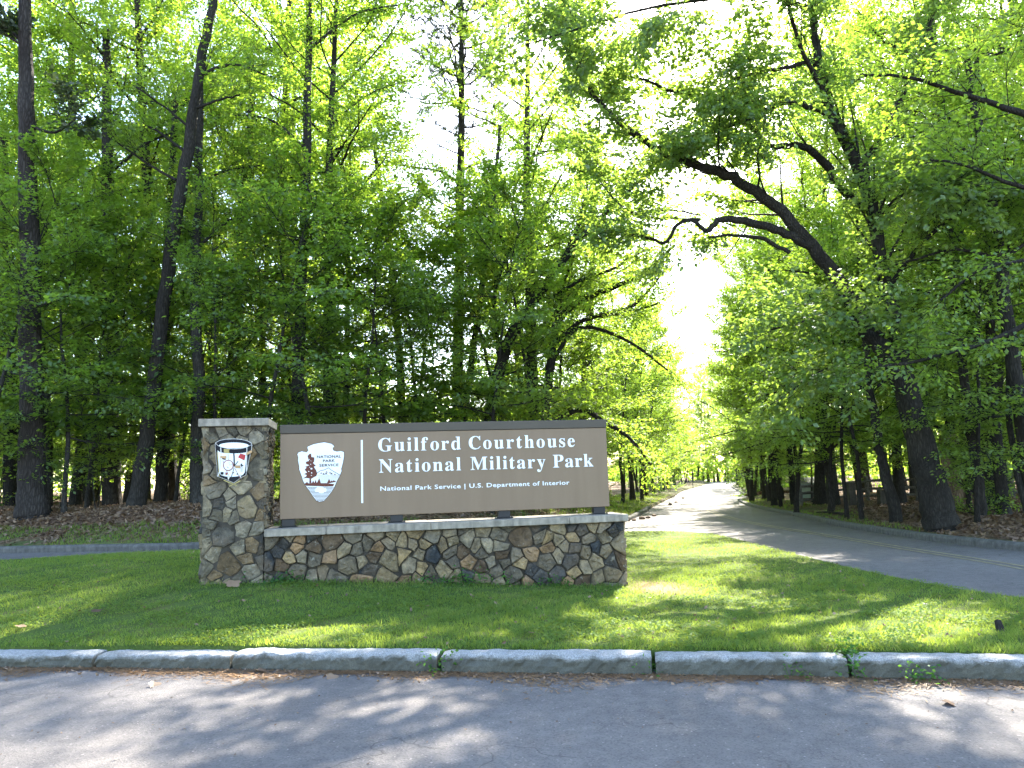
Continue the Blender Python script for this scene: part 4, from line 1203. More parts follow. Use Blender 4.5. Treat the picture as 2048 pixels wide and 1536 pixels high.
hero('pine_tree', 'stout straight pine trunk nearest the left edge of the photo', 'pine tree', 'bark_pine', 'needle',
     [stem(20.5, (68, 1014, 92), (66, 975, 70), (63, 850, 62), (61, 600, 54), (56, 300, 46), (50, 60, 34), (46, -300, 26), (44, -700, 16), leafy=(.5, 0, 0)),
      stem(20.5, (52, 100, 9), (20, 60, 7), (-40, 30, 5), leafy=(.2, 5, 1.2)), stem(20.4, (60, 250, 9), (110, 265, 7), (160, 230, 4), leafy=(.3, 5, 1.2)), stem(20.4, (47, 95, 7), (20, 75, 6), (0, 62, 4), leafy=(.3, 4, .8)),
      stem(20.5, (46, -350, 14), (-150, -420, 8), (-300, -430, 4), leafy=(.2, 10, 2)), stem(20.5, (46, -450, 14), (250, -520, 8), (420, -520, 4), leafy=(.2, 10, 2)), stem(20.5, (44, -600, 12), (10, -800, 8), (0, -950, 3), leafy=(.1, 14, 2.4))], 601, 30, .16, .7, slim=.74)
hero('leaning_pine', 'tall trunk leaning to the right above the stone pillar', 'pine tree', 'bark_dark', 'leaf_wood',
     [stem(21.3, (270, 1015, 46), (284, 930, 37), (300, 830, 34), (322, 640, 31), (340, 520, 30), (355, 420, 30), (380, 270, 26), (400, 130, 23), (430, -30, 19), (455, -300, 12), leafy=(.6, 14, 2.2)),
      stem(21.2, (408, 148, 10), (440, 135, 8), (480, 130, 6), (530, 150, 4), leafy=(.3, 8, 1.4)), stem(21.2, (395, 215, 8), (440, 200, 6), (480, 190, 4), leafy=(.3, 6, 1.2)), stem(21.2, (385, 260, 7), (330, 215, 5), (260, 165, 4), leafy=(.2, 8, 1.5)),
      stem(21.2, (352, 360, 8), (300, 330, 6), (235, 285, 4), leafy=(.2, 10, 1.8))], 602, slim=.84)
HL = [('broken', 24, [(318, 1012, 26), (326, 860, 23), (331, 600, 18), (340, 420, 15), (352, 200, 11)], 'dark upright trunk right beside the foot of the leaning trunk'),
      ('slim', 22, [(392, 1012, 28), (396, 800, 23), (391, 500, 18), (401, 330, 15), (400, 120, 11)], 'slim grey trunk just left of the stone pillar'),
      ('dark', 25, [(224, 1006, 36), (222, 800, 30), (218, 560, 29), (215, 350, 22), (212, 60, 14)], 'dark trunk midway between the edge pine and the leaning trunk'),
      ('behind', 26, [(466, 1002, 30), (470, 700, 28), (486, 430, 23), (497, 320, 17), (505, 120, 10)], 'dark trunk rising behind the cap of the stone pillar'),
      ('grey', 24, [(594, 1002, 27), (598, 700, 23), (607, 500, 20), (614, 300, 18), (618, 100, 14), (622, -150, 9)], 'straight grey trunk rising behind the left end of the sign board'),
      ('reddish', 30, [(806, 1002, 18), (802, 760, 16), (786, 560, 14), (768, 420, 11), (740, 250, 7)], 'slender reddish trunk behind the middle of the sign board'),
      ('edge', 26, [(20, 1008, 26), (22, 800, 24), (14, 500, 18), (8, 250, 13)], 'thin trunk left of the edge pine'),
      ('twin', 28, [(905, 1003, 16), (960, 600, 12), (985, 420, 9), (1000, 250, 6)], 'thin leaning trunk right of the bare pine')]
for i, (k, D, pts, lab) in enumerate(HL):
    ext = [stem(D, (pts[-2][0], pts[-2][1], 7), (pts[-2][0] + (-1) ** i * 90, pts[-2][1] - 70, 5), (pts[-2][0] + (-1) ** i * 180, pts[-2][1] - 90, 3), leafy=(.2, 10, 1.6)),
           stem(D, (pts[-3][0], pts[-3][1], 7), (pts[-3][0] - (-1) ** i * 70, pts[-3][1] - 60, 5), (pts[-3][0] - (-1) ** i * 150, pts[-3][1] - 70, 3), leafy=(.2, 8, 1.5))]
    hero('forest_tree', lab, 'tree', 'bark_grey' if k in ('slim', 'grey', 'twin') else 'bark_dark', 'leaf_wood', [stem(D, *pts, leafy=(.55, 16, 2.0))] + ext, 620 + i)

put = at(915, 845, 33)
put_tree('pine0', 'pine_tree', put[0], put[1], .93, 1.1, 'tall pine with bare crooked branches above the middle of the sign', 'pine tree', None, 'needle', 'bark_pine')

hero('arching_tree', 'leafy tree whose curved stems arch right toward the road behind the sign', 'tree', 'bark_dark', 'leaf_sun',
     [stem(27, (952, 1000, 30), (985, 810, 26), (1018, 682, 22), (1075, 595, 19), (1150, 490, 15), (1215, 425, 11), (1290, 350, 8), (1360, 280, 5), leafy=(.5, 28, 2.4)),
      stem(27, (1072, 600, 9), (1110, 590, 8), (1160, 560, 7), (1220, 540, 6), (1290, 500, 4), leafy=(.1, 18, 2.0)),
      stem(27, (1120, 530, 10), (1150, 470, 8), (1170, 400, 6), (1180, 320, 4), leafy=(.1, 22, 2.0)),
      stem(27, (1180, 460, 9), (1260, 430, 7), (1340, 420, 5), (1400, 430, 3), leafy=(.1, 20, 1.8)),
      stem(27, (1002, 730, 9), (990, 600, 8), (1010, 520, 6), (1060, 440, 4), leafy=(.1, 22, 2.0))], 641, 20, .112)
hero('arching_tree', 'low wide-branching tree with long drooping limbs above the right end of the sign', 'tree', 'bark_dark', 'leaf_sun',
     [stem(28, (1060, 995, 26), (1085, 850, 21), (1105, 705, 17), (1112, 650, 15), (1150, 608, 12), (1210, 582, 10), (1290, 545, 8), (1350, 490, 5), leafy=(.55, 24, 2.0)),
      stem(28, (1108, 690, 10), (1150, 650, 9), (1195, 632, 9), (1250, 618, 8), (1290, 590, 6), (1335, 530, 4), leafy=(.2, 20, 1.8)),
      stem(28, (1200, 634, 7), (1260, 624, 6), (1320, 605, 4), leafy=(.2, 14, 1.5)),
      stem(28, (1100, 730, 9), (1150, 660, 8), (1210, 662, 7), (1270, 690, 6), (1340, 745, 3), leafy=(.2, 20, 1.6)),
      stem(28, (1090, 850, 12), (1160, 820, 10), (1215, 848, 9), (1262, 880, 7), (1312, 945, 4), leafy=(.2, 18, 1.7)),
      stem(28, (1110, 660, 9), (1130, 560, 7), (1160, 470, 5), (1180, 380, 3), leafy=(.1, 22, 1.9))], 642, 20, .112)

# the big oak arching over the road from the right
oakD = 18.0
OAK_W = .78
hero('oak_tree', 'great dark oak on the right whose limbs arch left over the road', 'oak tree', 'bark_dark', 'leaf_oak',
     [dict(path=[(1885, 1054, 92, 18), (1868, 985, 76, 18), (1846, 900, 68, 18), (1812, 770, 56, 18), (1790, 650, 36, 18), (1762, 520, 33, 18), (1740, 400, 31, 18), (1700, 300, 29, 18), (1662, 225, 27, 18), (1640, 140, 24, 18), (1625, 20, 18, 18), (1610, -150, 12, 18)], leafy=(.35, 40, 2.8)),
      dict(path=[(1818, 790, 52, 18), (1758, 690, 46, 18), (1705, 610, 41, 17.9), (1655, 528, 37, 17.8), (1612, 480, 32, 17.7), (1560, 420, 30, 17.6), (1500, 375, 28, 17.5), (1440, 345, 26, 17.4), (1380, 326, 23, 17.3), (1320, 300, 20, 17.2), (1270, 268, 17, 17.1), (1220, 225, 14, 17), (1172, 168, 11, 17), (1130, 90, 7, 17)], leafy=(.42, 40, 2.5)),
      dict(path=[(1622, 492, 24, 17.7), (1560, 463, 24, 17.7), (1500, 446, 22, 17.6), (1442, 440, 17, 17.6), (1416, 462, 15, 17.6), (1400, 452, 11, 17.6), (1380, 440, 10, 17.6), (1352, 452, 10, 17.6), (1330, 486, 9, 17.5), (1290, 474, 7, 17.5), (1220, 464, 4, 17.5)], leafy=(.7, 14, 1.4)),
      dict(path=[(1400, 440, 9, 17.6), (1340, 436, 8, 17.6), (1280, 432, 6, 17.5), (1230, 400, 5, 17.5), (1185, 340, 3, 17.5)], leafy=(.2, 16, 1.6)),
      dict(path=[(1580, 506, 11, 17.7), (1530, 479, 11, 17.7), (1480, 471, 9, 17.6), (1416, 474, 6, 17.6)], leafy=(.8, 3, .5)),
      dict(path=[(1740, 415, 24, 18), (1694, 390, 22, 18.2), (1652, 328, 22, 18.3), (1605, 292, 19, 18.3), (1540, 290, 13, 18.3), (1490, 240, 12, 18.2), (1448, 200, 11, 18.1), (1345, 182, 9, 18), (1290, 160, 7, 18), (1225, 150, 4, 18)], leafy=(.25, 34, 2.4)),
      dict(path=[(1668, 235, 18, 18), (1632, 218, 16, 17.8), (1590, 206, 15, 17.6), (1550, 210, 14, 17.5), (1500, 240, 12, 17.4), (1440, 256, 9, 17.2), (1370, 290, 6, 17)], leafy=(.25, 24, 2.0)),
      dict(path=[(1632, 118, 14, 18), (1570, 135, 11, 17.7), (1500, 150, 9, 17.5), (1450, 165, 6, 17.3)], leafy=(.2, 22, 2.0)),
      dict(path=[(1622, 20, 16, 18), (1520, -10, 12, 17), (1400, 0, 10, 16), (1280, 20, 7, 15.4), (1150, 60, 5, 15), (1050, 90, 3, 14.8)], leafy=(.2, 36, 2.5)),
      dict(path=[(1655, 205, 14, 18), (1600, 90, 11, 17), (1560, -50, 9, 16), (1500, -200, 5, 15)], leafy=(.2, 30, 2.6)),
      dict(path=[(1720, 340, 18, 18), (1790, 220, 14, 18.5), (1850, 80, 10, 19), (1900, -80, 6, 19)], leafy=(.2, 30, 2.6)),
      dict(path=[(1770, 580, 14, 18), (1850, 480, 11, 18), (1930, 420, 8, 17.5), (2020, 400, 4, 17)], leafy=(.15, 28, 2.4)),
      dict(path=[(1790, 680, 10, 18), (1700, 640, 8, 17), (1620, 640, 6, 16.5), (1540, 660, 4, 16)], leafy=(.1, 24, 1.8)),
      dict(path=[(1800, 740, 9, 18), (1720, 720, 7, 17), (1640, 745, 5, 16.5), (1570, 790, 3, 16.2)], leafy=(.1, 22, 1.7)),
      dict(path=[(1745, 450, 9, 18), (1790, 400, 7, 17.2), (1850, 370, 5, 16.6), (1900, 370, 3, 16)], leafy=(.1, 24, 1.9)),
      dict(path=[(1500, 440, 4, 17.6), (1470, 490, 3, 17.6), (1442, 530, 2, 17.6)], leafy=(.9, 0, 0))], 650, 36, .128, .6, slim=OAK_W)

HR = [(22, [(1792, 1025, 26), (1772, 950, 20), (1756, 880, 18), (1742, 780, 16), (1725, 600, 12), (1715, 420, 8)], 'slim leaning tree between the road and the great oak'),
      (20, [(1966, 1046, 22), (1948, 900, 18), (1925, 740, 17), (1908, 600, 14), (1895, 430, 11), (1885, 200, 8)], 'slim grey tree just right of the great oak'),
      (21, [(2010, 1032, 25), (1996, 900, 20), (1984, 700, 18), (1975, 500, 15), (1962, 280, 12), (1950, 60, 8)], 'straight dark tree second from the right edge'),
      (17, [(2075, 1040, 34), (2044, 840, 28), (2020, 680, 26), (2000, 520, 22), (1968, 330, 18), (1935, 120, 12)], 'dark trunk leaning in from the right edge'),
      (30, [(1662, 1004, 15), (1655, 900, 13), (1645, 750, 11), (1640, 560, 8)], 'thin tree by the road left of the leaning tree'),
      (38, [(1586, 998, 13), (1578, 880, 11), (1568, 760, 9), (1560, 600, 6)], 'thin tree standing in front of the small shed'),
      (27, [(1908, 1010, 26), (1900, 860, 20), (1896, 700, 14), (1890, 520, 9)], 'dark tree hidden behind the great oak'),
      (60, [(1502, 978, 14), (1488, 920, 11), (1474, 850, 9), (1466, 760, 6)], 'tree leaning over the far end of the road from the right')]
for i, (D, pts, lab) in enumerate(HR):
    ext = [stem(D, (pts[-2][0], pts[-2][1], 7 * 20 / D), (pts[-2][0] - 80, pts[-2][1] - 50, 5 * 20 / D), (pts[-2][0] - 190, pts[-2][1] - 60, 3 * 20 / D), leafy=(.15, 10, 1.7)),
           stem(D, (pts[-3][0], pts[-3][1], 7 * 20 / D), (pts[-3][0] - 90, pts[-3][1] - 20, 5 * 20 / D), (pts[-3][0] - 210, pts[-3][1] + 10, 3 * 20 / D), leafy=(.15, 12, 1.6)),
           stem(D, (pts[-3][0], pts[-3][1], 7 * 20 / D), (pts[-3][0] + 70, pts[-3][1] - 40, 5 * 20 / D), (pts[-3][0] + 150, pts[-3][1] - 50, 3 * 20 / D), leafy=(.15, 10, 1.6))]
    hero('roadside_tree', lab, 'tree', 'bark_dark', 'leaf_wood' if i != 4 else 'leaf_sun', [stem(D, *pts, leafy=(.5, 16, 2.0))] + ext, 660 + i)
# long low branch reaching in from a tree at the right edge
hero('roadside_tree', 'tree just outside the right edge whose long thin branch crosses the oak', 'tree', 'bark_dark', 'leaf_wood',
     [stem(14.5, (2180, 1110, 40), (2160, 900, 32), (2140, 650, 28), (2120, 400, 24), (2105, 100, 18), (2100, -200, 12), leafy=(.5, 16, 2.6)),
      stem(14.5, (2135, 600, 14), (2040, 655, 11), (1950, 692, 9), (1850, 718, 7), (1750, 735, 4), leafy=(.25, 16, 1.1)),
      stem(14.5, (2110, 260, 16), (2030, 222, 14), (1930, 190, 10), (1820, 155, 7), (1720, 150, 4), leafy=(.2, 18, 1.7)),
      stem(14.5, (2120, 380, 12), (2030, 370, 9), (1930, 330, 6), (1860, 320, 4), leafy=(.2, 12, 1.4)),
      stem(14.5, (2125, 480, 10), (2050, 520, 8), (1960, 540, 6), (1880, 600, 4), leafy=(.2, 12, 1.2))], 680, 18, .105)
# pale broken snag behind the oak
sp = [at(1918, 1000, 24), at(1908, 930, 24), at(1896, 868, 24)]
W = Wood(); rgs = np.random.default_rng(9)
sp[0][2] = ground_z(*sp[0][:2]) - .2
W.tube(catmull(np.array(sp), 5), np.linspace(.42, .24, 11), 14, .10, rgs)
tag(link('tree_snag', W.mesh('tree_snag'), M['bark_pale']), 'pale tan broken trunk leaning behind the great oak', 'dead trunk')

# ---- the wood: every other tree placed singly
rw = np.random.default_rng(77)
placed = []
def scatter(n, kinds, region, spacing, name, labels, cat, group, leafmats, barks, srange, edge_off, ymax_view=None, view=(.71, 3.0), szr=(.9, 1.15)):
    got = tries = 0
    while got < n and tries < n * 60:
        tries += 1
        x, y = region(rw)
        if abs(x) > view[0] * y + view[1]: continue
        X, Y = np.array([x]), np.array([y])
        if inside(X, Y, LEFT)[0]: e = left_edge
        elif inside(X, Y, RIGHT)[0]: e = right_edge
        elif inside(X, Y, RIGHT_FAR)[0]: e = far_edge
        else: continue
        if seg_dist(X, Y, e)[0] < edge_off: continue
        pxx = 1024 + FPX * x / y
        if kinds[0][:3] in ('tal', 'mid') and 720 < pxx < 1030 and y < 56: continue      # the open gap round the bare pine
        sp2 = spacing * (1 + y / 80)
        if any((x - a) ** 2 + (y - b) ** 2 < sp2 ** 2 for a, b, t in placed if t == kinds[0][:3]): continue
        placed.append((x, y, kinds[0][:3]))
        k = kinds[rw.integers(len(kinds))]
        put_tree(k, name, x, y, rw.uniform(*srange), rw.uniform(0, 6.28), labels, cat, group, leafmats[rw.integers(len(leafmats))], barks[rw.integers(len(barks))], rw.uniform(*szr))
        got += 1
    return got
def box(x0, x1, y0, y1): return lambda r: (r.uniform(x0, x1), y0 + (y1 - y0) * r.uniform() ** 1.35)
G1, G2, G3 = 'woodland behind the sign', 'woodland right of the road', 'trees along the far road'
cnt = []
# explicit small trees along the wood edges
def edge_trees(spec, name, group, cat='tree'):
    for (px, D, kind, s_, lm) in spec:
        q = at(px, 1000, D)
        X, Y = np.array([q[0]]), np.array([q[1]])
        placed.append((q[0], q[1], kind[:3]))
        put_tree(kind, name, q[0], q[1], s_, (px * 7.3) % 6.28, None, cat, group, lm, 'bark_grey' if px < 1300 else 'bark_dark')
edge_trees([(172, 22.5, 'under4', .9, 'leaf_wood'), (440, 24, 'under4', .95, 'leaf_wood'), (780, 25, 'under4', 1.05, 'leaf_wood'), (1266, 52, 'mid1', 1.0, 'leaf_sun'), (1285, 60, 'mid0', 1.05, 'leaf_sun'), (-30, 20.4, 'under1', .95, 'leaf_wood'), (130, 20.6, 'under0', .95, 'leaf_wood'), (175, 24.5, 'under3', .9, 'leaf_sun'), (350, 23.5, 'under2', .95, 'leaf_wood'), (440, 22.5, 'under0', .95, 'leaf_wood'), (530, 21.8, 'under1', .95, 'leaf_wood'),
            (640, 23, 'under3', .95, 'leaf_wood'), (730, 24, 'under0', 1.0, 'leaf_wood'), (840, 26, 'under1', 1.05, 'leaf_wood'), (95, 24, 'mid2', .9, 'leaf_sun'), (440, 25, 'mid0', .85, 'leaf_sun'), (690, 27, 'mid1', .8, 'leaf_wood'), (1010, 31, 'under3', 1.1, 'leaf_sun'), (1120, 33, 'under1', 1.1, 'leaf_sun'),
            (1190, 36, 'under2', 1.15, 'leaf_sun'), (1215, 40, 'under0', 1.2, 'leaf_sun'), (1245, 46, 'under1', 1.2, 'leaf_sun'), (1262, 50, 'mid2', .75, 'leaf_sun'), (255, 28, 'mid1', .85, 'leaf_sun'),
            (1075, 29.5, 'tall0', .98, 'leaf_sun'), (1160, 38, 'tall1', .85, 'leaf_sun'), (150, 27, 'mid1', 1.05, 'leaf_sun'), (520, 29, 'mid1', 1.05, 'leaf_sun'), (30, 34, 'tall1', .85, 'leaf_sun'), (420, 36, 'tall0', .9, 'leaf_sun'), (610, 38, 'tall1', .9, 'leaf_sun')], 'edge_tree', 'woodland behind the sign')
edge_trees([(1532, 50, 'tall0', .75, 'leaf_sun'), (1548, 41, 'mid1', .85, 'leaf_sun'), (1560, 37, 'under1', 1.0, 'leaf_sun'), (1590, 31, 'under3', .95, 'leaf_wood'), (1690, 25, 'under0', .95, 'leaf_wood'), (1660, 28, 'under2', 1.1, 'leaf_sun'), (1722, 24, 'under1', .8, 'leaf_wood'), (1950, 18.5, 'under0', .85, 'leaf_wood'), (2060, 17, 'under3', .8, 'leaf_wood'),
            (1540, 46, 'mid2', .72, 'leaf_sun'), (1600, 40, 'mid0', .8, 'leaf_sun'), (1510, 55, 'under3', 1.1, 'leaf_sun'), (1720, 30, 'mid2', .85, 'leaf_wood'), (1640, 36, 'tall1', .8, 'leaf_sun'), (1560, 46, 'tall0', .8, 'leaf_sun'), (1800, 32, 'tall0', .8, 'leaf_sun'), (1860, 25, 'mid1', .75, 'leaf_wood'), (2000, 22, 'mid2', .8, 'leaf_wood')], 'edge_tree', 'woodland right of the road')
# trees closing the view beyond the bend
for i, (px, y, k, s_) in enumerate(((1285, 118, 'tall0', .62), (1318, 128, 'tall1', .60), (1340, 150, 'tall0', .62), (1362, 158, 'tall1', .58), (1385, 166, 'tall0', .6), (1396, 178, 'tall1', .95), (1416, 184, 'tall0', 1.0), (1436, 180, 'tall1', .9), (1456, 186, 'tall0', 1.0), (1480, 178, 'tall1', .9), (1492, 158, 'tall1', .62), (1515, 140, 'tall0', .62), (1372, 150, 'under1', 1.3), (1345, 132, 'under0', 1.3),
                                  (1334, 95, 'mid0', .95), (1348, 112, 'mid1', .95), (1478, 102, 'mid2', 1.05), (1474, 116, 'mid1', .95), (1326, 84, 'mid2', 1.0), (1484, 92, 'mid0', .95), (1406, 176, 'mid0', 1.1), (1428, 188, 'mid1', 1.1), (1450, 177, 'mid2', 1.1), (1470, 190, 'mid0', 1.1),
                                  (1290, 62, 'mid1', .85), (1305, 74, 'mid0', .9), (1512, 66, 'mid2', .85), (1522, 62.5, 'mid0', .85), (1318, 92, 'mid2', .9), (1496, 86, 'mid1', .9), (1500, 48, 'mid1', .8), (1282, 54, 'under3', 1.25))):
    q = at(px, 950, y)
    if ground_z(q[0], q[1]) < -5: continue
    put_tree(k, 'far_tree', q[0], q[1], s_, i * 1.7, None, 'tree', 'trees along the far road', 'leaf_wood' if i % 3 else 'leaf_sun', 'bark_grey')
# two lines of trees following the far road
for side, edge, off, grp in ((1, left_edge, 3.4, 'L'), (-1, far_edge, 3.2, 'R')):
    tt = nrm(np.gradient(edge, axis=0))
    last = None
    for (x, y), t_ in zip(edge, tt):
        if y < 56: continue
        if last is not None and math.hypot(x - last[0], y - last[1]) < 6.5: continue
        last = (x, y)
        q = np.array([x, y]) + np.array([-t_[1], t_[0]]) * side * (off + rw.uniform(0, 1.5))
        k = ('mid0', 'mid1', 'mid2', 'under1', 'under3')[rw.integers(5)]
        put_tree(k, 'far_tree', q[0], q[1], rw.uniform(.8, 1.05) * (1.15 if k[0] == 'u' else .8), rw.uniform(0, 6.28), None, 'tree', 'trees along the far road', 'leaf_sun', 'bark_grey')
cnt.append(scatter(9, ['tall0', 'tall1'], box(-32, 6, 24, 46), 3.2, 'forest_tree', 'tall straight forest tree deep in the shaded wood left of the road', 'tree', G1, ['leaf_wood', 'leaf_wood', 'leaf_sun'], ['bark_grey', 'bark_dark', 'bark_pine'], (.85, 1.15), 2.5))
cnt.append(scatter(9, ['mid0', 'mid1', 'mid2'], box(-34, 8, 24, 46), 2.8, 'mid_storey_tree', 'leafy middle-height tree in the wood left of the road', 'tree', G1, ['leaf_wood', 'leaf_sun'], ['bark_grey', 'bark_dark'], (.8, 1.2), 2.0))
cnt.append(scatter(25, ['under0', 'under1', 'under2', 'under3'], box(-34, 10, 22, 46), 2.0, 'understory_tree', 'small understory tree with layered leaves in the wood left of the road', 'tree', G1, ['leaf_wood', 'leaf_wood', 'leaf_sun'], ['bark_grey', 'bark_dark'], (.6, 1.15), 1.6))
cnt.append(scatter(50, ['sapling0', 'sapling1'], box(-26, 4, 20.3, 36), .9, 'sapling', 'thin sapling on the leaf litter left of the road', 'sapling', G1, ['leaf_wood', 'leaf_sun'], ['bark_grey'], (.7, 1.3), 1.9))
cnt.append(scatter(9, ['tall0', 'tall1'], box(10, 40, 22, 50), 3.6, 'forest_tree', 'tall forest tree standing back in the wood right of the road', 'tree', G2, ['leaf_wood', 'leaf_sun'], ['bark_dark', 'bark_grey'], (.85, 1.1), 3.0))
cnt.append(scatter(14, ['mid0', 'mid1', 'mid2'], box(9, 40, 20, 52), 2.9, 'mid_storey_tree', 'leafy middle-height tree in the wood right of the road', 'tree', G2, ['leaf_wood', 'leaf_sun'], ['bark_dark', 'bark_grey'], (.75, 1.1), 1.6))
cnt.append(scatter(26, ['under0', 'under1', 'under2', 'under3'], box(9, 40, 17, 52), 2.2, 'understory_tree', 'small understory tree with layered leaves in the wood right of the road', 'tree', G2, ['leaf_wood', 'leaf_wood', 'leaf_sun'], ['bark_dark', 'bark_grey'], (.65, 1.1), 1.2))
cnt.append(scatter(20, ['mid0', 'mid1', 'mid2'], lambda r: (r.uniform(6, 70), r.uniform(58, 150)), 4.0, 'far_tree', 'hazy sunlit tree beside the far stretch of the road', 'tree', G3, ['leaf_sun'], ['bark_grey'], (.8, 1.1), 3.2))
cnt.append(scatter(20, ['under0', 'under1', 'under2', 'under3'], lambda r: (r.uniform(4, 60), r.uniform(45, 140)), 3.0, 'far_understory_tree', 'small bright tree beside the far stretch of the road', 'tree', G3, ['leaf_sun', 'leaf_wood'], ['bark_grey'], (.7, 1.2), 2.2))
cnt.append(scatter(22, ['shrub0'], lambda r: (r.uniform(-18, 14), r.uniform(20, 50)), 1.5, 'shrub', 'low leafy shrub on the woodland floor left of the road', 'shrub', G1, ['leaf_wood', 'leaf_sun'], ['bark_grey'], (.5, 1.1), 1.6))
cnt.append(scatter(10, ['shrub0'], lambda r: (r.uniform(14, 30), r.uniform(60, 105)), 2.0, 'shrub', 'shrub crowding the verge near the far end of the road', 'shrub', G3, ['leaf_wood'], ['bark_grey'], (1.0, 2.0), 1.0))

# labels that single each scattered tree out: which stretch of the picture, and how far back it stands there
def photo_x(p):
    d = np.array([p[0], p[1], 2.0]) - CAMP
    return 1024 + FPX * (d @ _r) / (d @ _f)
ZL = [(-9999, 'off the left edge'), (0, 'left of the edge pine'), (75, 'right of the edge pine'), (150, 'left of the dark middle trunk'), (225, 'left of the leaning trunk'), (300, 'above the leaning trunk foot'), (400, 'behind the stone pillar'), (560, 'behind the arrowhead emblem'), (700, 'behind the vertical bar'),
      (760, 'behind the word Guilford'), (930, 'behind the first half of Courthouse'), (1050, 'behind the second half of Courthouse'), (1215, 'right of the sign end'), (1300, 'where the left verge meets the far road'), (1375, 'at the vanishing end of the road')]
ZR = [(-9999, 'by the road bend'), (1465, 'at the right of the far bend'), (1480, 'by the side road mouth'), (1500, 'just past the side road mouth'), (1525, 'left of the shed'), (1560, 'around the shed'), (1640, 'behind the rail fence start'), (1720, 'left of the slim leaning tree'), (1800, 'left of the great oak'), (1890, 'right of the great oak'), (1970, 'by the second tree from the right edge'), (2040, 'off the right edge')]
ORD = ['nearest', 'second nearest', 'third nearest', 'fourth nearest', 'fifth nearest', 'sixth nearest', 'seventh nearest', 'eighth nearest', 'ninth nearest', 'tenth nearest', 'eleventh nearest', 'twelfth nearest', 'thirteenth nearest', 'fourteenth nearest', 'fifteenth nearest', 'sixteenth nearest', 'seventeenth nearest', 'eighteenth nearest', 'nineteenth nearest', 'twentieth nearest']
WORD = {'forest_tree': 'tall straight forest tree', 'mid_storey_tree': 'leafy mid-height tree', 'understory_tree': 'small layered understory tree', 'sapling': 'thin sapling', 'edge_tree': 'leafy tree at the wood edge', 'far_tree': 'sunlit far tree', 'far_understory_tree': 'small bright far tree', 'shrub': 'low leafy shrub'}
bins = {}
for o in list(bpy.data.objects):
    st_ = o.name.split('.')[0]
    if o.parent is None and o.get('group') in (G1, G2, G3) and st_ in WORD:
        px = photo_x(o.location)
        right = o.get('group') == G2 or (o.get('group') == G3 and px > 1440)
        zone = [z for a, z in (ZR if right else ZL) if px >= a][-1]
        bins.setdefault((st_, right, zone), []).append(o)
for (st_, right, zone), os_ in bins.items():
    os_.sort(key=lambda o: o.location.y)
    for i, o in enumerate(os_):
        o['label'] = WORD[st_] + ' ' + zone + ('' if len(os_) == 1 else ', ' + ORD[min(i, 19)])
print('TREES', cnt)

# ---- far wood that reads as one mass
def far_mass(name, label, n, sample, size, leafmat, seed):
    rg = np.random.default_rng(seed)
    p, hmax = sample(rg, n)
    c = rg.normal(0, 1, (n, 3)) * np.array([.9, .9, .5])
    cen = np.repeat(p[::12], 12, 0)[:n] + c
    nn = nrm(np.array([0, 0, 1.0]) + rg.normal(0, .8, (n, 3)))
    d = nrm(rg.normal(0, 1, (n, 3))); s = nrm(np.cross(nn, d)); d = np.cross(s, nn)
    S = (size * rg.uniform(.5, 1.2, n))[:, None]
    V = np.stack([cen, cen + d * S * .5 + s * S * .35, cen + d * S, cen + d * S * .5 - s * S * .35], 1).reshape(-1, 3)
    t = np.repeat(np.repeat(rg.uniform(0, 1, n // 12 + 1), 12)[:n] * .6 + rg.uniform(0, .4, n), 4)
    return tag(link(name, quads_mesh(name, V, np.arange(4 * n).reshape(n, 4), False, t), M[leafmat]), label, kind='stuff')
def left_far(rg, n):
    x = rg.uniform(-62, 4, n); y = rg.uniform(56, 82, n)
    h = 9 + 2 * np.sin(x * .35) + 1.5 * np.sin(x * .9 + 1)
    z = 1 + h * rg.uniform(0, 1, n) ** .9
    return np.column_stack([x, y, z]), None
def right_far(rg, n):
    x = rg.uniform(24, 75, n); y = 54 + rg.uniform(0, 26, n) + (x - 24) * .05
    h = 8 + 2 * np.sin(x * .4) + 1.5 * np.sin(x * 1.1)
    z = 0 + h * rg.uniform(0, 1, n) ** .9
    k = inside(x, y, RIGHT_FAR) | (y < 54) | (x > 40)
    x = np.where(k, x, x + 22)
    return np.column_stack([x, y, z]), None
def end_far(rg, n):
    x = rg.uniform(-10, 130, n); y = rg.uniform(172, 200, n)
    h = 8 + 3 * np.sin(x * .2) + 2 * np.sin(x * .5)
    h = h * np.clip(np.abs(x - 46) / 26, .8, 1.5)
    return np.column_stack([x, y, -.5 + h * rg.uniform(0, 1, n) ** .9]), None
far_mass('distant_woods', 'mass of distant foliage deep in the wood left of the road', 24000, left_far, .6, 'leaf_sun', 901)
far_mass('distant_woods', 'mass of distant foliage deep in the wood right of the road', 20000, right_far, .6, 'leaf_sun', 902)
far_mass('distant_woods', 'pale line of distant trees beyond the end of the road', 24000, end_far, 1.0, 'leaf_sun', 903)

# ------------------------------------------------------------------ grass, litter and small things
rg = np.random.default_rng(41)
def sample_poly(poly, n, x0, x1, y0, y1, near=8.0, power=1.6):
    out = []
    got = 0
    while got < n:
        x, y = rg.uniform(x0, x1, 60000), rg.uniform(y0, y1, 60000)
        k = rg.uniform(0, 1, 60000) < np.minimum(1, near / np.maximum(y, 1)) ** power
        x, y = x[k], y[k]
        k = inside(x, y, poly)
        out.append(np.column_stack([x[k], y[k]])); got += k.sum()
    return np.vstack(out)[:n]
def local_uv(p):
    d = p - MO[:2]
    return d @ MAX[:2], d @ MBK[:2]
def wave(p, k, ph):
    return np.sin(p[:, 0] * k + ph) * np.sin(p[:, 1] * k * 1.3 + ph * 2.1) + .6 * np.sin(p[:, 0] * k * 2.3 - p[:, 1] * k * 1.7 + ph)

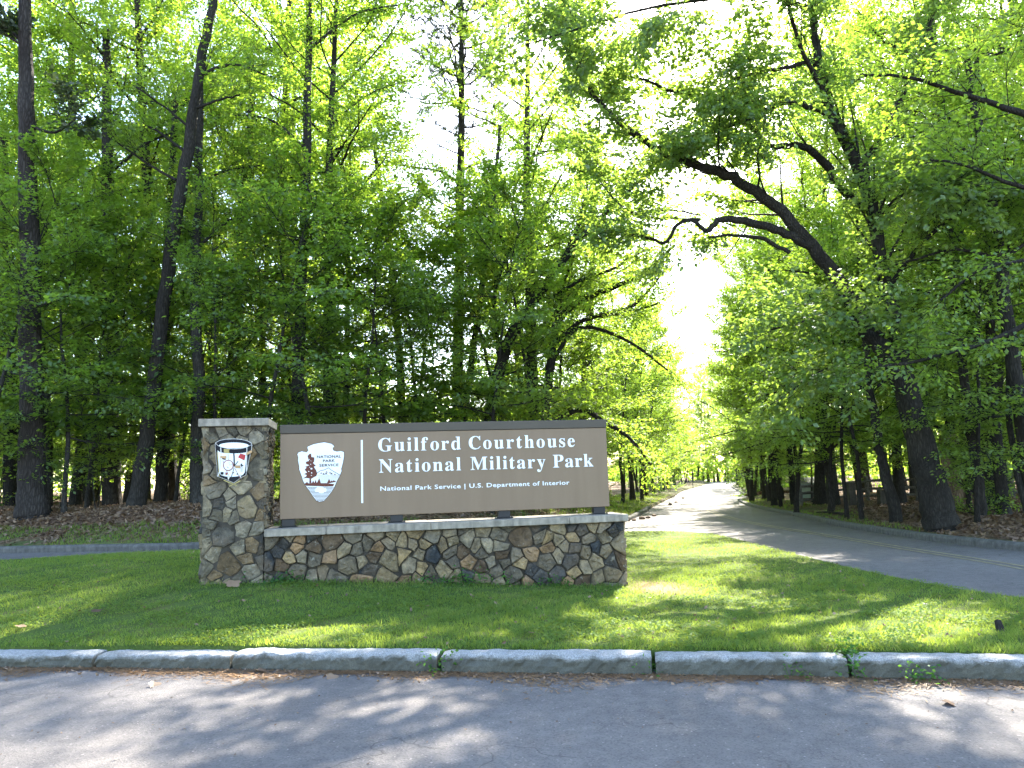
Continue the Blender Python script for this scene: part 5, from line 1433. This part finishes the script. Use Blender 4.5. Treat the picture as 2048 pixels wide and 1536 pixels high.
def blades(name, p, zf, hgt, wid, bend, tint, mat, label):
    n = len(p)
    z = zf(p[:, 0], p[:, 1]) - .004
    a = rg.uniform(0, 6.28, n)
    s = np.column_stack([np.cos(a), np.sin(a), np.zeros(n)]) * (wid * rg.uniform(.6, 1.3, n))[:, None] * .5
    b = rg.uniform(0, 6.28, n)
    H = hgt * rg.uniform(.5, 1.3, n)
    tip = np.column_stack([np.cos(b) * H * bend * rg.uniform(.3, 1.3, n), np.sin(b) * H * bend * rg.uniform(.3, 1.3, n), H])
    B = np.column_stack([p, z])
    V = np.stack([B - s, B + s, B + tip], 1).reshape(-1, 3)
    return tag(link(name, quads_mesh(name, V, np.arange(3 * n).reshape(n, 3), False, np.repeat(np.clip(tint, 0, 1), 3), tri=True), M[mat]), label, kind='stuff')

p = sample_poly(LAWN, 340000, -16, 8.2, 5.2, 22, 7.5, 1.9)
u, v = local_uv(p)
p = p[~((u > -.03) & (u < WALL1 + .03) & (v > -.02) & (v < PT + .05))]
p = p[rg.uniform(0, 1, len(p)) > soil_mask(p[:, 0], p[:, 1]) * .93]
wv = wave(p, 1.1, .7)
thin = np.clip(.5 + wave(p, .8, 2.2) * .45, 0, 1)
p2 = p[rg.uniform(0, 1, len(p)) > (1 - thin) * .25]
hg = .038 + .014 * np.clip(wave(p2, .9, 1.9), -1, 1.4) + .014 * np.clip(wave(p2, 6.3, .4), -1, 1.5) + .010 * np.clip(wave(p2, 13.0, 1.4), -1, 1.5)
front = seg_dist(p2[:, 0], p2[:, 1], lawn_front)
hg = hg + .02 * (front < .12)
ux, vx = local_uv(p2)
hg = hg + .045 * ((np.abs(vx + .12) < .14) & (ux > 0) & (ux < WALL1 + .1)) * rg.uniform(0, 1, len(p2))
dry = (rg.uniform(0, 1, len(p2)) < .09 + .22 * (wave(p2, 1.3, 4) + .5 * wave(p2, 5.1, 2) > .7)) * .55
tint = .28 + .10 * wave(p2, 1.1, .7) + .09 * wave(p2, 6.3, .4) + .07 * wave(p2, 11., 2.4) + rg.normal(0, .13, len(p2)) + dry
blades('grass', p2, z_lawn, hg, .0085, .8, tint, 'grass', 'mown grass of the island')
# clover and broad-leaved weeds among the grass
pc = sample_poly(LAWN, 150000, -8, 8, 5.2, 13, 7.5, 1.9)
k = (wave(pc, 1.7, 3.1) + wave(pc, 4.3, 1.2) * .6 > .25) & (soil_mask(pc[:, 0], pc[:, 1]) < .2)
u, v = local_uv(pc)
pc = pc[k & ~((u > -.03) & (u < WALL1 + .03) & (v > -.02) & (v < PT + .05))]
n = len(pc)
B = np.column_stack([pc, z_lawn(pc[:, 0], pc[:, 1]) + rg.uniform(.018, .05, n)])
a = rg.uniform(0, 6.28, n)
d1 = np.column_stack([np.cos(a), np.sin(a), rg.normal(0, .35, n)]) ; d2 = np.column_stack([np.cos(a + 1.2), np.sin(a + 1.2), rg.normal(0, .35, n)])
S = rg.uniform(.014, .026, n)[:, None]
V = np.stack([B, B + d1 * S, B + d2 * S], 1).reshape(-1, 3)
tag(link('clover', quads_mesh('clover', V, np.arange(3 * n).reshape(n, 3), False, np.repeat(rg.uniform(.1, .5, n), 3), tri=True), M['grass']), 'clover patches in the lawn', kind='stuff')
# rough grass on the verges across the roads
pv = np.vstack([sample_poly(LEFT, 30000, -22, 0, 17, 22, 18, 1), sample_poly(LEFT, 22000, 0, 20, 24, 70, 30, 1)])
dl = seg_dist(pv[:, 0], pv[:, 1], left_edge)
k = (dl > .16) & (dl < np.where(pv[:, 1] > 24, 3.4, 1.6)) & (wave(pv, .8, 1.1) > -.35 - (pv[:, 1] > 24))
pv = pv[k]
blades('verge_grass', pv, z_left, np.where(pv[:, 1] > 24, .16, .10), .02, .7, .35 + rg.normal(0, .2, len(pv)), 'grass', 'rough grass on the verge left of the roads')
pv = sample_poly(RIGHT, 26000, 9, 20, 18, 55, 25, 1)
dl = seg_dist(pv[:, 0], pv[:, 1], right_edge)
pv = pv[(dl > .16) & (dl < np.clip((pv[:, 1] - 14) / 9, .2, 2.2))]
blades('verge_grass', pv, z_right, np.full(len(pv), .09), .02, .7, .4 + rg.normal(0, .2, len(pv)), 'grass', 'rough grass on the verge right of the road')

def litter(name, p, zf, size, mat, label, up=.03, flat=.45, asp=.6):
    n = len(p)
    B = np.column_stack([p, zf(p[:, 0], p[:, 1]) + rg.uniform(.004, up, n)])
    nn = nrm(np.array([0, 0, 1.0]) + rg.normal(0, flat, (n, 3)))
    d = nrm(np.cross(nn, rg.normal(0, 1, (n, 3)))); s = np.cross(nn, d)
    S = (size * rg.uniform(.55, 1.3, n))[:, None]
    cu = nn * S * rg.uniform(-.05, .35, n)[:, None]
    V = np.stack([B - d * S * .5 + cu, B + s * S * asp * .5, B + d * S * .5 + cu, B - s * S * asp * .5], 1).reshape(-1, 3)
    return tag(link(name, quads_mesh(name, V, np.arange(4 * n).reshape(n, 4), False, np.repeat(np.clip(rg.normal(.45, .26, n), 0, 1), 4)), M[mat]), label, kind='stuff')
pl = sample_poly(LEFT, 52000, -26, 6, 17, 34, 18, 1.6)
dl = seg_dist(pl[:, 0], pl[:, 1], left_edge)
pl = pl[(dl > .25) & (rg.uniform(0, 1, len(pl)) < np.clip((dl - .3) / 1.3, .12, 1))]
litter('leaf_litter', pl, z_left, .12, 'dry_leaf', 'brown leaf litter on the bank behind the sign')
pl = sample_poly(RIGHT, 52000, 9, 30, 8, 44, 15, 1.5)
dl = seg_dist(pl[:, 0], pl[:, 1], right_edge)
pl = pl[(dl > .2) & (rg.uniform(0, 1, len(pl)) < np.clip(dl / 1.2, .2, 1))]
litter('leaf_litter', pl, z_right, .12, 'dry_leaf', 'brown leaf litter under the trees right of the road')
# straw and crumbled leaves along the foot of the front kerb
n = 24000
s = rg.uniform(klen[0], klen[-1], n)
base = np.column_stack([np.interp(s, klen, KERB[:, i]) for i in (0, 1)])
nn_ = np.column_stack([np.interp(s, klen, kn[:, i]) for i in (0, 1)])
off = np.abs(rg.normal(0, .13, n)) * (1 + .5 * np.sin(s * 2.3) + .4 * np.sin(s * 5.1))
pp = base - nn_ * np.clip(off, .005, .75)[:, None]
z = z_road(pp[:, 0], pp[:, 1]) + rg.uniform(.003, .014, n)
a = rg.uniform(0, 6.28, n); L = rg.uniform(.03, .085, n)
d = np.column_stack([np.cos(a) * L, np.sin(a) * L, rg.normal(0, .004, n)]); w = np.column_stack([-np.sin(a), np.cos(a), np.zeros(n)]) * .0034
B = np.column_stack([pp, z])
V = np.stack([B - w, B + w, B + d + w, B + d - w], 1).reshape(-1, 4, 3).reshape(-1, 3)
tag(link('pine_straw', quads_mesh('pine_straw', V, np.arange(4 * n).reshape(n, 4), False, np.repeat(rg.uniform(0, 1, n), 4)), M['needles_dry']), 'tan pine straw along the foot of the granite kerb', kind='stuff')
n = 1700
s = rg.uniform(klen[0], klen[-1], n)
base = np.column_stack([np.interp(s, klen, KERB[:, i]) for i in (0, 1)])
nn_ = np.column_stack([np.interp(s, klen, kn[:, i]) for i in (0, 1)])
pp = base - nn_ * np.clip(np.abs(rg.normal(0, .12, n)), .01, .6)[:, None]
litter('leaf_crumbs', pp, z_road, .038, 'dry_leaf', 'crumbled dry leaves in the gutter', .012, .5)
pp = np.column_stack([rg.uniform(-5.5, 5, 230), rg.uniform(3.2, 6.6, 230)])
litter('leaf_crumbs', pp, z_road, .022, 'dry_leaf', 'scattered leaf bits on the front road', .006, .25)

pp = sample_poly(LAWN, 420, -9, 7.5, 5.5, 14, 8, 1)
litter('leaf_crumbs', pp, lambda x, y: z_lawn(x, y) + .02, .045, 'dry_leaf', 'small dry leaves caught in the lawn', .02, .5)
# single fallen leaves one can point at
def lobed(name, label, pos, size, rz, mat='dry_leaf', tint=.9, tilt=(.2, .1)):
    pts = []
    for i in range(26):
        a = i / 26 * 2 * math.pi
        r = (.36 + .20 * abs(math.sin(a * 2.5 + .4))) * (1 + .25 * math.cos(a))
        pts.append((math.cos(a) * r * 1.25, math.sin(a) * r, .10 * math.cos(a * 2) * r + .08 * r))
    V = np.array([(0, 0, 0)] + pts) * size
    T = np.array([(0, 1 + i, 1 + (i + 1) % 26) for i in range(26)])
    o = link(name, quads_mesh(name, V, T, False, np.full(len(V), tint), tri=True), M[mat])
    o.location = pos; o.rotation_euler = (tilt[0], tilt[1], rz)
    return tag(o, label, 'leaf')
def on_lawn(px, py):
    z = .2
    for _ in range(8):
        q = on_z(px, py, z); z = float(z_lawn(np.array([q[0]]), np.array([q[1]]))[0])
    return (q[0], q[1], z + .05)
def on_road(px, py):
    q = on_z(px, py, .0); return (q[0], q[1], float(z_road(np.array([q[0]]), np.array([q[1]]))[0]) + .012)
lobed('fallen_leaf', 'pale dry lobed leaf lying on the grass at the foot of the pillar', on_lawn(462, 1172), .15, .4, tint=1.0, tilt=(.5, .1))
lobed('fallen_leaf', 'pinkish dry leaf on the lawn near the left edge', on_lawn(38, 1262), .09, 1.2, tint=.9)
lobed('fallen_leaf', 'dry leaf on the grass behind the kerb below the sign', on_lawn(1066, 1277), .07, 2.0, tint=.5)
lobed('fallen_leaf', 'small dark leaf on the lawn left of the pillar', on_lawn(190, 1229), .09, .3, tint=.1)
lobed('fallen_leaf', 'curled brown leaf alone on the road at the left', on_road(306, 1379), .085, .7, tint=.3, tilt=(.6, .3))
lobed('fallen_leaf', 'large brown leaf lying in the gutter below the pillar', on_road(527, 1352), .12, 1.9, tint=.6, tilt=(.4, .1))
lobed('fallen_leaf', 'crumpled leaf in the gutter a little right of the large brown one', on_road(661, 1362), .085, .2, tint=.7, tilt=(.5, .3))
lobed('fallen_leaf', 'leaf tuft on the road near the right edge', on_road(1898, 1410), .10, .9, tint=.5, tilt=(.3, .2))

# weeds growing in the kerb joints
def weed(label, pos, h, n, seed, lean=(0, -.15), leaf=.036):
    r_ = np.random.default_rng(seed)
    e = tag(empty('weed', pos), label, 'weed', 'weeds in the kerb joints')
    W, tw = Wood(), Twigs()
    for i in range(n):
        P = bpath(r_, (r_.normal(0, .015), r_.normal(0, .01), -.01), (r_.normal(lean[0], .35), r_.normal(lean[1], .15), 1), h * r_.uniform(.5, 1.1), 5, .12, 0)
        W.tube(P, np.linspace(.004, .0015, 6), 4)
        for f in np.linspace(.3, 1, 6):
            q, d = interp_path(P, f)
            tw.add(q, turn(np.array([1.0, 0, .3]), r_.uniform(0, 6.28)), leaf * .6)
    link('stems', W.mesh('stems'), M['leaf_weed'], e)
    V, Q, t = foliage(r_, tw, 3, leaf, .012, .7, .1, .75)
    V = V
    o = link('leaves', quads_mesh('leaves', V, Q, False, t), M['leaf_weed'], e); o['kind'] = 'stuff'
def kerb_at(x, out):
    s_ = s_of(x); q, t, nn2 = kpos(s_)
    return q - nn2 * out
for (x, out, z, h, nst, lab, sd_) in ((-.70, -.02, .0, .24, 5, 'tall green weed growing up the kerb joint below the sign lettering', 1), (2.59, .0, .0, .20, 6, 'bushy weed filling the kerb joint toward the right', 2), (2.62, -.16, .12, .16, 7, 'dark leafy tuft on top of the kerb joint toward the right', 6),
                                  (2.14, .02, 0, .09, 4, 'small dark weed at the kerb foot left of the bushy one', 3), (3.05, .05, 0, .11, 6, 'low weed spreading on the road at the foot of the right kerb', 4), (1.09, -.05, .03, .14, 3, 'thin grassy weed in the joint right of the sign', 5)):
    q = kerb_at(x, out)
    weed(lab, (q[0], q[1], z), h, nst, 900 + sd_)
def creeper(label, px, seed, h, n):
    u_, z_ = mon(px, 1165, -.07)
    q = MO + MAX * u_ - MBK * .07
    r_ = np.random.default_rng(seed)
    e = tag(empty('creeper', (q[0], q[1], ground_z(q[0], q[1]))), label, 'creeper', 'creepers at the foot of the low wall')
    W, tw = Wood(), Twigs()
    for i in range(n):
        dx = r_.normal(0, .22)
        P = bpath(r_, MAX * dx + np.array([0, 0, -.02]), MAX * r_.normal(0, .5) + np.array([0, 0, 1.0]) - MBK * .15, h * r_.uniform(.4, 1.1), 4, .2, 0)
        W.tube(P, np.linspace(.004, .002, 5), 3)
        for f in np.linspace(.2, 1, 5):
            q2, d = interp_path(P, f); tw.add(q2, turn(np.array([1.0, 0, .2]), r_.uniform(0, 6.28)), .04)
    link('stems', W.mesh('stems'), M['leaf_weed'], e)
    V, Q, t = foliage(r_, tw, 4, .045, .02, .8, .2, .7)
    o = link('leaves', quads_mesh('leaves', V, Q, False, t * .5), M['leaf_weed'], e); o['kind'] = 'stuff'
creeper('green creeper at the wall foot just right of the pillar', 575, 31, .13, 12)
creeper('small creeper with pale leaves at the wall foot below the vertical bar', 855, 32, .11, 6)
creeper('dark creeper climbing the wall foot below the small lettering', 950, 33, .20, 14)
creeper('low creeper at the wall foot near its right end', 1110, 34, .13, 10)

# stones along the left edge of the far road
rr = np.random.default_rng(61)
for i, (px, py, w) in enumerate(((1255, 1041, 9), (1268, 1040, 8), (1284, 1036, 12), (1296, 1033, 9), (1308, 1028, 9), (1340, 1008, 7), (1352, 1003, 6), (1366, 994, 6))):
    q = on_z(px, py, -.1 if py > 1020 else -.35)
    D = q[1]; s_ = w * D / FPX
    bm = bmesh.new()
    bmesh.ops.create_icosphere(bm, subdivisions=2, radius=.5)
    for v_ in bm.verts: v_.co = v_.co * (1 + rr.normal(0, .09)); v_.co.z *= .7
    me = bm_mesh('edge_rock', bm)
    o = link('edge_rock', me, M['stone'])
    o.color = (.16, .10, .07, 1)
    o.location = (q[0], q[1], ground_z(q[0], q[1]) + s_ * .2); o.scale = (s_ * 1.2, s_, s_); o.rotation_euler = (0, 0, rr.uniform(0, 6))
    tag(o, ('nearest', 'second', 'third', 'fourth', 'fifth', 'sixth', 'seventh', 'farthest')[i] + ' rough brown rock in the row along the left edge of the road', 'rock', 'rocks along the road edge')

# split rail fence in the wood on the right
M['rail'] = mat_bark('weathered_rail', (.03, .027, .023), (.15, .14, .125), (.22, .205, .18), 1.0)
def fence(label, pts):
    e = tag(empty('rail_fence', (*pts[0], ground_z(*pts[0]))), label, 'fence', 'rail fences in the right wood')
    o3 = np.array([*pts[0], ground_z(*pts[0])])
    rgf = np.random.default_rng(int(pts[0][1] * 10))
    P3 = [np.array([x, y, ground_z(x, y)]) - o3 for x, y in pts]
    for q in P3:
        W = Wood(); W.tube([q + (0, 0, -.3), q + (0.02, 0, .5), q + (0, .02, 1.15), q + (0, .02, 1.17)], [.10, .095, .085, .01], 7, .08, rgf)
        link('post', W.mesh('post'), M['rail'], e)
    for a, b in zip(P3[:-1], P3[1:]):
        for h in (.25, .58, .9):
            W = Wood()
            c = (a + b) / 2 + np.array([0, 0, h + rgf.normal(0, .03)])
            W.tube([a + (0, 0, h + rgf.normal(0, .03)), c, b + (0, 0, h + rgf.normal(0, .03))], [.055, .065, .05], 6, .1, rgf)
            link('rail', W.mesh('rail'), M['rail'], e)
def fpts(l): return [tuple(at(px, 990, D)[:2]) for px, D in l]
fence('grey split rail fence behind the trees right of the side road', fpts([(1600, 36), (1640, 36.5), (1690, 36), (1735, 36), (1785, 35), (1835, 34.5), (1880, 34)]))
fence('rail fence running on behind the great oak to the right edge', fpts([(1930, 33), (1975, 32.5), (2025, 32), (2075, 31.5)]))
# fallen branch
W = Wood(); a, b = on_z(1632, 1008, .3), on_z(1690, 1016, .3)
a[2], b[2] = ground_z(*a[:2]) + .06, ground_z(*b[:2]) + .10
W.tube([a, (a + b) / 2 + (0, 0, .04), b], [.03, .045, .05], 6)
tag(link('fallen_branch', W.mesh('fallen_branch'), M['bark_dark']), 'fallen branch on the leaf litter in front of the rail fence', 'branch')

# small shed far back on the right
q = at(1612, 985, 46)
sh = tag(empty('shed', (q[0], q[1], ground_z(q[0], q[1])), .25), 'small pale green shed with a low dark roof among the trees', 'shed')
M['shed'] = mat_flat('shed_green', (.20, .24, .19), .8, .2, vary=.15, scale=4)
M['shed_roof'] = mat_flat('shed_roof', (.07, .085, .07), .8, .2, vary=.2, scale=4)
link('wall', box_mesh('wall', (-.68, -.55, -.2), (.68, .55, .85), .01, 1), M['shed'], sh)
bm = bmesh.new()
vs = [bm.verts.new(c) for c in ((-.78, -.68, .86), (.78, -.68, .86), (.78, .68, .86), (-.78, .68, .86), (-.78, 0, 1.16), (.78, 0, 1.16))]
for f_ in ((0, 1, 5, 4), (2, 3, 4, 5), (0, 4, 3), (1, 2, 5), (3, 2, 1, 0)): bm.faces.new([vs[i] for i in f_])
link('roof', bm_mesh('roof', bm), M['shed_roof'], sh)
link('door', box_mesh('door', (-.02, -.585, -.1), (.32, -.552, .72), .005, 1), M['shed_roof'], sh)
for i, (px, D, w, h, lab) in enumerate(((1702, 33, .34, .95, 'pale upright stone marker in front of the rail fence'), (1764, 32, .36, .62, 'low squat stone marker left of the leaning tree'))):
    q = at(px, 990, D)
    o = link('stone_marker', box_mesh('stone_marker', (-w / 2, -.12, -.2), (w / 2, .12, h), .03, 3), M['mortar'])
    o.location = (q[0], q[1], ground_z(q[0], q[1])); o.rotation_euler = (0, .02, .2)
    tag(o, lab, 'stone marker')
# slim pole and roadside post
q = at(1193, 830, 46); t_ = at(1201, 625, 46)
W = Wood(); zg = ground_z(q[0], q[1])
W.tube([(0, 0, -.4), (0, 0, 2), (.03, 0, 6), (t_[0] - q[0], 0, t_[2] - zg)], [.15, .14, .125, .11], 10, .01, rr)
pole = link('wooden_pole', W.mesh('wooden_pole'), M['bark_pale'])
pole.location = (q[0], q[1], zg)
tag(pole, 'straight bare brown pole rising from the sunlit leaves right of the sign top', 'pole')
q = on_z(1386, 975, -.45)
e = tag(empty('roadside_post', (q[0], q[1], ground_z(q[0], q[1]))), 'thin post with a small plate on the left verge of the far road', 'post')
link('shaft', box_mesh('shaft', (-.04, -.04, -.3), (.04, .04, 1.3), .006, 1), M['rail'], e)
link('plate', box_mesh('plate', (-.12, -.06, 1.0), (.12, -.042, 1.3), .004, 1), M['shed_roof'], e)
# hooped stump in the grass at the right
q = on_lawn(1998, 1262)
W = Wood(); W.tube([(0, 0, -.1), (.01, 0, .03), (0, .01, .09), (0, .01, .10)], [.045, .036, .03, .008], 9, .15, rr)
o = link('tree_stub', W.mesh('tree_stub'), M['bark_pine']); o.location = (q[0], q[1], q[2] - .05)
tag(o, 'small cut stub in the grass near the right edge', 'stump')
